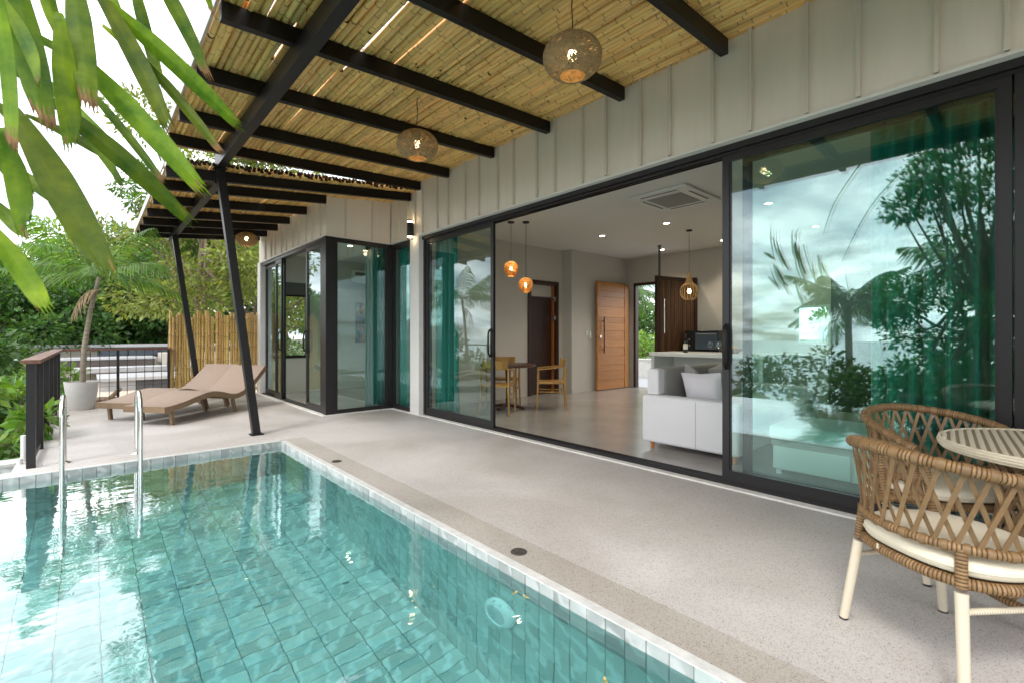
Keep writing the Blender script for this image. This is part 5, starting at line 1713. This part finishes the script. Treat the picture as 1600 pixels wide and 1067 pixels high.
def leaflet(b, e, w, t0, t1, seed, tipm=False, curl=0.02):
    """one wedge shaped leaflet: narrow at the stem, ragged and blunt at the far end"""
    rn = random.Random(seed)
    p0 = pix(b[0], b[1], t0); p1 = pix(e[0], e[1], t1)
    ax = p1 - p0; L = ax.length; ax.normalize()
    view = (p0 + p1).normalized()
    view = Vector((view.x, view.y, view.z - 0.1))
    sd = ax.cross(view).normalized(); nn = sd.cross(ax).normalized()
    sd = (sd + nn * rn.uniform(-0.45, 0.45)).normalized(); nn = sd.cross(ax).normalized()
    W = 0.9 * w / 740 * (t0 + t1) / 2
    n, k = 16, 15
    vs_ = []
    slope = rn.uniform(-0.9, 0.9)
    jag = []
    for j in range(k):
        q = (j / (k - 1) - 0.5) * 2
        tooth = (0.42 if j % 3 == 1 else -0.20) * rn.uniform(0.2, 1.4)
        jag.append(W * (slope * q * 0.5 + tooth - 0.35 * abs(q) ** 3))
    bend = rn.uniform(0.10, 0.30)
    wv = rn.uniform(0, 6)
    for i in range(n + 1):
        s = i / n
        ww = W * (0.34 + 0.66 * min(1, s / 0.40) ** 0.8) * (1 - 0.34 * max(0, (s - 0.62) / 0.38) ** 1.5)
        for j in range(k):
            q = (j / (k - 1) - 0.5) * 2
            ext = jag[j] * max(0, (s - 0.75) / 0.25) ** 1.3
            rib = 0.022 * ww * (1 if j % 2 else -1)
            p = p0 + ax * (L * s + ext) + sd * (q * ww / 2) + nn * (abs(q) * ww * 0.10 + rib + curl * math.sin(s * 3) + 0.10 * ww * math.sin(s * 5 + wv) * q) + Vector((0, 0, bend * (s - s * s) * L * 0.35))
            vs_.append(p + inv)
    mb = MB()
    for i in range(n):
        for j in range(k - 1):
            a = i * k + j
            m = 1 if ((tipm and (i == n - 1 or (i == n - 2 and j % 3 == 1))) or (i == n - 1 and rn.random() < 0.12)) else 0
            mb.f.append((a, a + 1, a + k + 1, a + k)); mb.mi.append(m)
    mb.v = [tuple(v) for v in vs_]
    o = mb.build('leaflet', ['fishtail leaf', 'fishtail tip'], fpalm, smooth='all')
    md = o.modifiers.new('thickness', 'SOLIDIFY'); md.thickness = 0.0012
    return o


LF = [((20, -60), (72, 195), 42, 1.5, 1.45, True), ((112, -60), (140, 168), 36, 1.7, 1.6, True), ((92, 20), (112, 228), 34, 1.6, 1.55, False),
      ((135, -40), (262, 200), 32, 1.8, 1.8, False), ((135, -20), (372, 198), 30, 1.8, 1.9, False), ((225, -70), (322, 118), 26, 1.9, 1.95, True),
      ((90, 60), (318, 300), 36, 1.7, 1.8, False), ((70, 150), (294, 346), 32, 1.75, 1.85, False), ((200, 70), (344, 238), 17, 1.85, 1.9, True),
      ((20, 170), (165, 425), 52, 1.35, 1.35, False), ((-30, 340), (72, 485), 34, 1.3, 1.3, False), ((0, 200), (36, 362), 34, 1.4, 1.4, False),
      ((-10, -20), (60, 130), 24, 1.45, 1.4, False), ((-20, 80), (120, 205), 20, 1.9, 1.9, False), ((-20, 30), (110, 90), 18, 2.0, 2.0, False),
      ((-10, -40), (18, 232), 24, 1.25, 1.2, True), ((200, -60), (252, 135), 20, 2.1, 2.1, False), ((-30, 215), (40, 300), 26, 1.5, 1.5, False),
      ((310, -70), (332, 20), 12, 1.9, 1.95, True), ((40, 180), (190, 262), 16, 2.0, 2.0, False), ((150, -60), (205, 70), 20, 2.0, 2.0, False),
      ((40, -60), (118, 120), 20, 1.95, 1.9, False), ((100, 180), (190, 290), 16, 1.9, 1.9, False), ((-20, 150), (50, 215), 18, 1.8, 1.8, False),
      ((160, 40), (300, 178), 18, 2.0, 2.0, False), ((30, 90), (205, 262), 20, 1.95, 1.95, False), ((-20, 240), (112, 330), 22, 1.6, 1.6, False),
      ((60, -60), (95, 60), 24, 1.7, 1.7, False), ((-30, 300), (40, 372), 22, 1.5, 1.5, False), ((120, 120), (255, 285), 15, 2.05, 2.05, True)]
for i, (b, e, w, t0, t1, tm) in enumerate(LF):
    leaflet(b, e, w, t0, t1, 500 + i, tm)


# ------------------------------------------------------------------ rattan table and chairs
def wrapped(mb, pts, r, pitch_=0.0115, n=9, m=0, closed=False):
    """tube with the ridges of tightly wound cane"""
    pts = [Vector(p) for p in pts]
    if closed: pts = pts + [pts[0]]
    L = [0]
    for a, b in zip(pts[:-1], pts[1:]): L.append(L[-1] + (b - a).length)
    tot = L[-1]
    out = []; rad = []; kind = []
    j = 0
    nw = max(3, int(tot / pitch_))
    rn = random.Random(int(tot * 1e5))
    for w in range(nw):
        two = rn.random() < 0.35
        for a, rr_, kd in ((0.0, 0.86, 2), (0.14, 1.0, 1 if two else 0), (0.5, 1.03, 1 if two else 0), (0.88, 1.0, 2)):
            s = tot * (w + a) / nw
            while j < len(L) - 2 and L[j + 1] < s: j += 1
            t = (s - L[j]) / max(1e-6, L[j + 1] - L[j])
            out.append(pts[j].lerp(pts[j + 1], t)); rad.append(r * rr_); kind.append(kd)
    o_ = len(mb.f)
    mb.tube(out, rad, n, m=m)
    for i in range(len(out) - 1):
        for q in range(n):
            mb.mi[o_ + i * n + q] = kind[i]
    return mb


CANE = ['rattan', 'rattan light', 'cane gap']
CREAM = ['cream cord', 'cream cord', 'cream gap']


def smooth_curve(f, n): return [Vector(f(i / n)) for i in range(n + 1)]


def rattan_chair(label, loc, facing):
    t = thing('rattan_armchair', label, 'armchair', loc, facing, 'rattan armchairs at the round table')

    def U(a, b, fx, z0, z1):
        """U-shaped rail open to +x: half ellipse at the back, straight arms to x=fx"""
        def f(s):
            s2 = s * 2 - 1                     # -1 .. 1
            k = 0.62
            if abs(s2) < k:
                an = s2 / k * math.pi / 2
                p = (-a * math.cos(an), b * math.sin(an))
            else:
                q = (abs(s2) - k) / (1 - k)
                p = (fx * q, math.copysign(b * (1 - 0.10 * q * q), s2))
            w = abs(s2) ** 1.6
            return Vector((p[0], p[1], z0 + (z1 - z0) * w))
        return f
    top = U(0.305, 0.315, 0.22, 0.785, 0.650)
    low = U(0.262, 0.285, 0.21, 0.492, 0.488)
    wrapped(MB(), smooth_curve(top, 60), 0.0205).build('top_rail', CANE, t, smooth='all')
    wrapped(MB(), smooth_curve(low, 60), 0.0165).build('lower_rail', CANE, t, smooth='all')
    fr = [Vector((0.235 * math.copysign(abs(math.cos(a)) ** 0.8, math.cos(a)), 0.262 * math.copysign(abs(math.sin(a)) ** 0.8, math.sin(a)), 0.375)) for a in [2 * math.pi * i / 48 for i in range(48)]]
    wrapped(MB(), fr, 0.019, closed=True).build('seat_frame', CANE, t, smooth='all')
    # woven seat panel
    MB().prism([(p.x * 0.97, p.y * 0.97) for p in fr], 0.372, 0.386).build('seat_panel', 'strap', t)
    # cushion
    mb = MB(); vs_ = []
    prof = [(0.90, 0.392), (1.0, 0.402), (1.03, 0.422), (1.02, 0.442), (0.94, 0.456), (0.6, 0.464), (0.0, 0.467)]
    for s, z in prof:
        for p in fr: vs_.append((p.x * s * 1.0 + 0.0, p.y * s, z))
    n = len(fr)
    mb.add(vs_, [(i * n + j, i * n + (j + 1) % n, (i + 1) * n + (j + 1) % n, (i + 1) * n + j) for i in range(len(prof) - 1) for j in range(n)] + [tuple(range(n - 1, -1, -1))])
    cu = mb.build('cushion', 'seat cushion', t, smooth='all')
    pipe = [Vector((p.x * 1.035, p.y * 1.035, 0.424)) for p in fr]
    MB().tube(pipe, 0.003, 5, closed=True).build('piping', 'seat cushion', cu, smooth='all')
    MB().box((-0.262, 0.05, 0.385), (-0.258, 0.056, 0.404)).build('zip_pull', 'cream tube', cu)
    # legs: wound posts above, cream tubes below
    for x, y, s in ((-0.20, 0.205, 0.27), (-0.20, -0.205, 0.73), (0.185, 0.225, 0.02), (0.185, -0.225, 0.98)):
        foot = Vector((math.copysign(0.235, x), math.copysign(0.245, y), 0.0))
        knee = Vector((x, y, 0.36))
        leg = MB(); leg.tube([foot + Vector((0, 0, 0.008)), foot.lerp(knee, 0.97)], [0.0165, 0.019], 14)
        lo = leg.build('leg', 'cream tube', t, smooth=True)
        MB().tube([foot, foot + Vector((0, 0, 0.0078))], 0.0168, 14).build('foot_pad', 'rubber', lo)
        sgn = 1 if y > 0 else -1
        tp = min((top(i / 200) for i in range(201)), key=lambda p: (p.x - (x * 1.28 if x < 0 else x)) ** 2 + (p.y - y * 1.2) ** 2)
        lp_ = min((low(i / 200) for i in range(201)), key=lambda p: (p.x - x) ** 2 + (p.y - y) ** 2)
        wrapped(MB(), [knee, lp_] if x < 0 else [knee, lp_, tp], 0.0175).build('post', CANE, t, smooth='all')
    for s0 in (0.20, 0.80):          # arm posts at the sides
        wrapped(MB(), [low(s0), top(s0)], 0.0175).build('post', CANE, t, smooth='all')
    for y in (-1, 1):
        wrapped(MB(), [(-0.212, y * 0.215, 0.29), (0.20, y * 0.23, 0.29)], 0.0105, 0.009).build('stretcher', CREAM, t, smooth='all')
    # crossing straps between the rails
    N = 25
    for i in range(N):
        for d in (-1.55, 1.55):
            s0 = (i + 0.5) / N; s1 = s0 + d / N
            if not (0.0 <= s1 <= 1.0): continue
            p = top(s0); q = low(s1)
            out = Vector((p.x - 0.05, p.y, 0)).normalized() if p.x < 0.05 else Vector((0, math.copysign(1, p.y), 0))
            off = out * (0.004 if d > 0 else -0.004)
            mid = (p + q) / 2 + off
            MB().bar(p + off, q + off, 0.0145, 0.0035, up=out).build('strap', 'strap', t)
        # binding loops on the rails
    for k, (cv, r) in enumerate(((top, 0.0235), (low, 0.0195))):
        for i in range(N):
            s0 = (i + 0.5) / N
            a = cv(max(0, s0 - 0.006)); b = cv(min(1, s0 + 0.006))
            MB().tube([a, (a + b) / 2, b], [r * 0.97, r * 1.03, r * 0.97], 9).build('binding', 'strap', t, smooth=True)
    return t


rattan_chair('brown rattan armchair with cream cushion, standing clear of the glass', (2.45, 0.23, 0), math.atan2(-0.585, 0.81))
rattan_chair('brown rattan armchair with cream cushion, its back against the glass', (3.36, 0.37, 0), math.atan2(-0.72, -0.70))

tb = thing('round_table', 'round cream woven table on a brown hourglass rattan base', 'table', (3.10, -0.12, 0), R(-84))
TR, TZ = 0.455, 0.735
MB().lathe([(0.0, TZ - 0.035), (TR - 0.02, TZ - 0.035), (TR - 0.01, TZ - 0.02), (TR - 0.02, TZ - 0.006), (0, TZ - 0.006)], 64, cap=False).build('top_core', 'gap brown', tb)
mb = MB()
q = -TR + 0.018
while q < TR - 0.01:
    h = math.sqrt(max(0.0, (TR - 0.012) ** 2 - q * q))
    if h > 0.03:
        mb.tube([(q, -h, TZ - 0.007), (q, h, TZ - 0.007)], 0.0098, 7, squash=0.7)
    q += 0.0305
mb.build('woven_top', 'cream cord', tb, smooth=True)
ed = MB()
for k in range(4):
    rr = TR + (0.0, 0.004, 0.003, -0.004)[k]
    ed.tube([(rr * math.cos(2 * math.pi * i / 72), rr * math.sin(2 * math.pi * i / 72), TZ - 0.006 - k * 0.0105) for i in range(72)], 0.0065, 7, closed=True)
ed.build('edge_band', 'cream cord', tb, smooth='all')
BR, BZ = 0.36, 0.115
ring = [(BR * math.cos(2 * math.pi * i / 72), BR * math.sin(2 * math.pi * i / 72), BZ) for i in range(72)]
wrapped(MB(), ring, 0.017, closed=True).build('base_ring', CANE, tb, smooth='all')
ring = [(0.30 * math.cos(2 * math.pi * i / 60), 0.30 * math.sin(2 * math.pi * i / 60), TZ - 0.05) for i in range(60)]
wrapped(MB(), ring, 0.014, closed=True).build('upper_ring', CANE, tb, smooth='all')
for i in range(30):
    a = 2 * math.pi * i / 30
    for d in (1.25, -1.25):
        p = Vector((BR * math.cos(a), BR * math.sin(a), BZ)); b2 = a + d
        q = Vector((0.30 * math.cos(b2), 0.30 * math.sin(b2), TZ - 0.05))
        MB().bar(p, q, 0.013, 0.0035, up=Vector((math.cos(a + d / 2), math.sin(a + d / 2), 0))).build('strap', 'strap', tb)
for i in range(4):
    a = R(80 + 90 * i)
    f = Vector((BR * math.cos(a), BR * math.sin(a), 0))
    lo = MB().tube([f + Vector((0, 0, 0.008)), f + Vector((0, 0, 0.105))], 0.0185, 14).build('leg', 'cream tube', tb, smooth=True)
    MB().tube([f, f + Vector((0, 0, 0.0078))], 0.019, 14).build('foot_pad', 'rubber', lo)
    wrapped(MB(), [f + Vector((0, 0, 0.10)), f + Vector((0, 0, 0.16)), Vector((0.17 * math.cos(a + .6), 0.17 * math.sin(a + .6), 0.42)), Vector((0.30 * math.cos(a + 1.2), 0.30 * math.sin(a + 1.2), TZ - 0.05))], 0.016).build('post', CANE, tb, smooth='all')
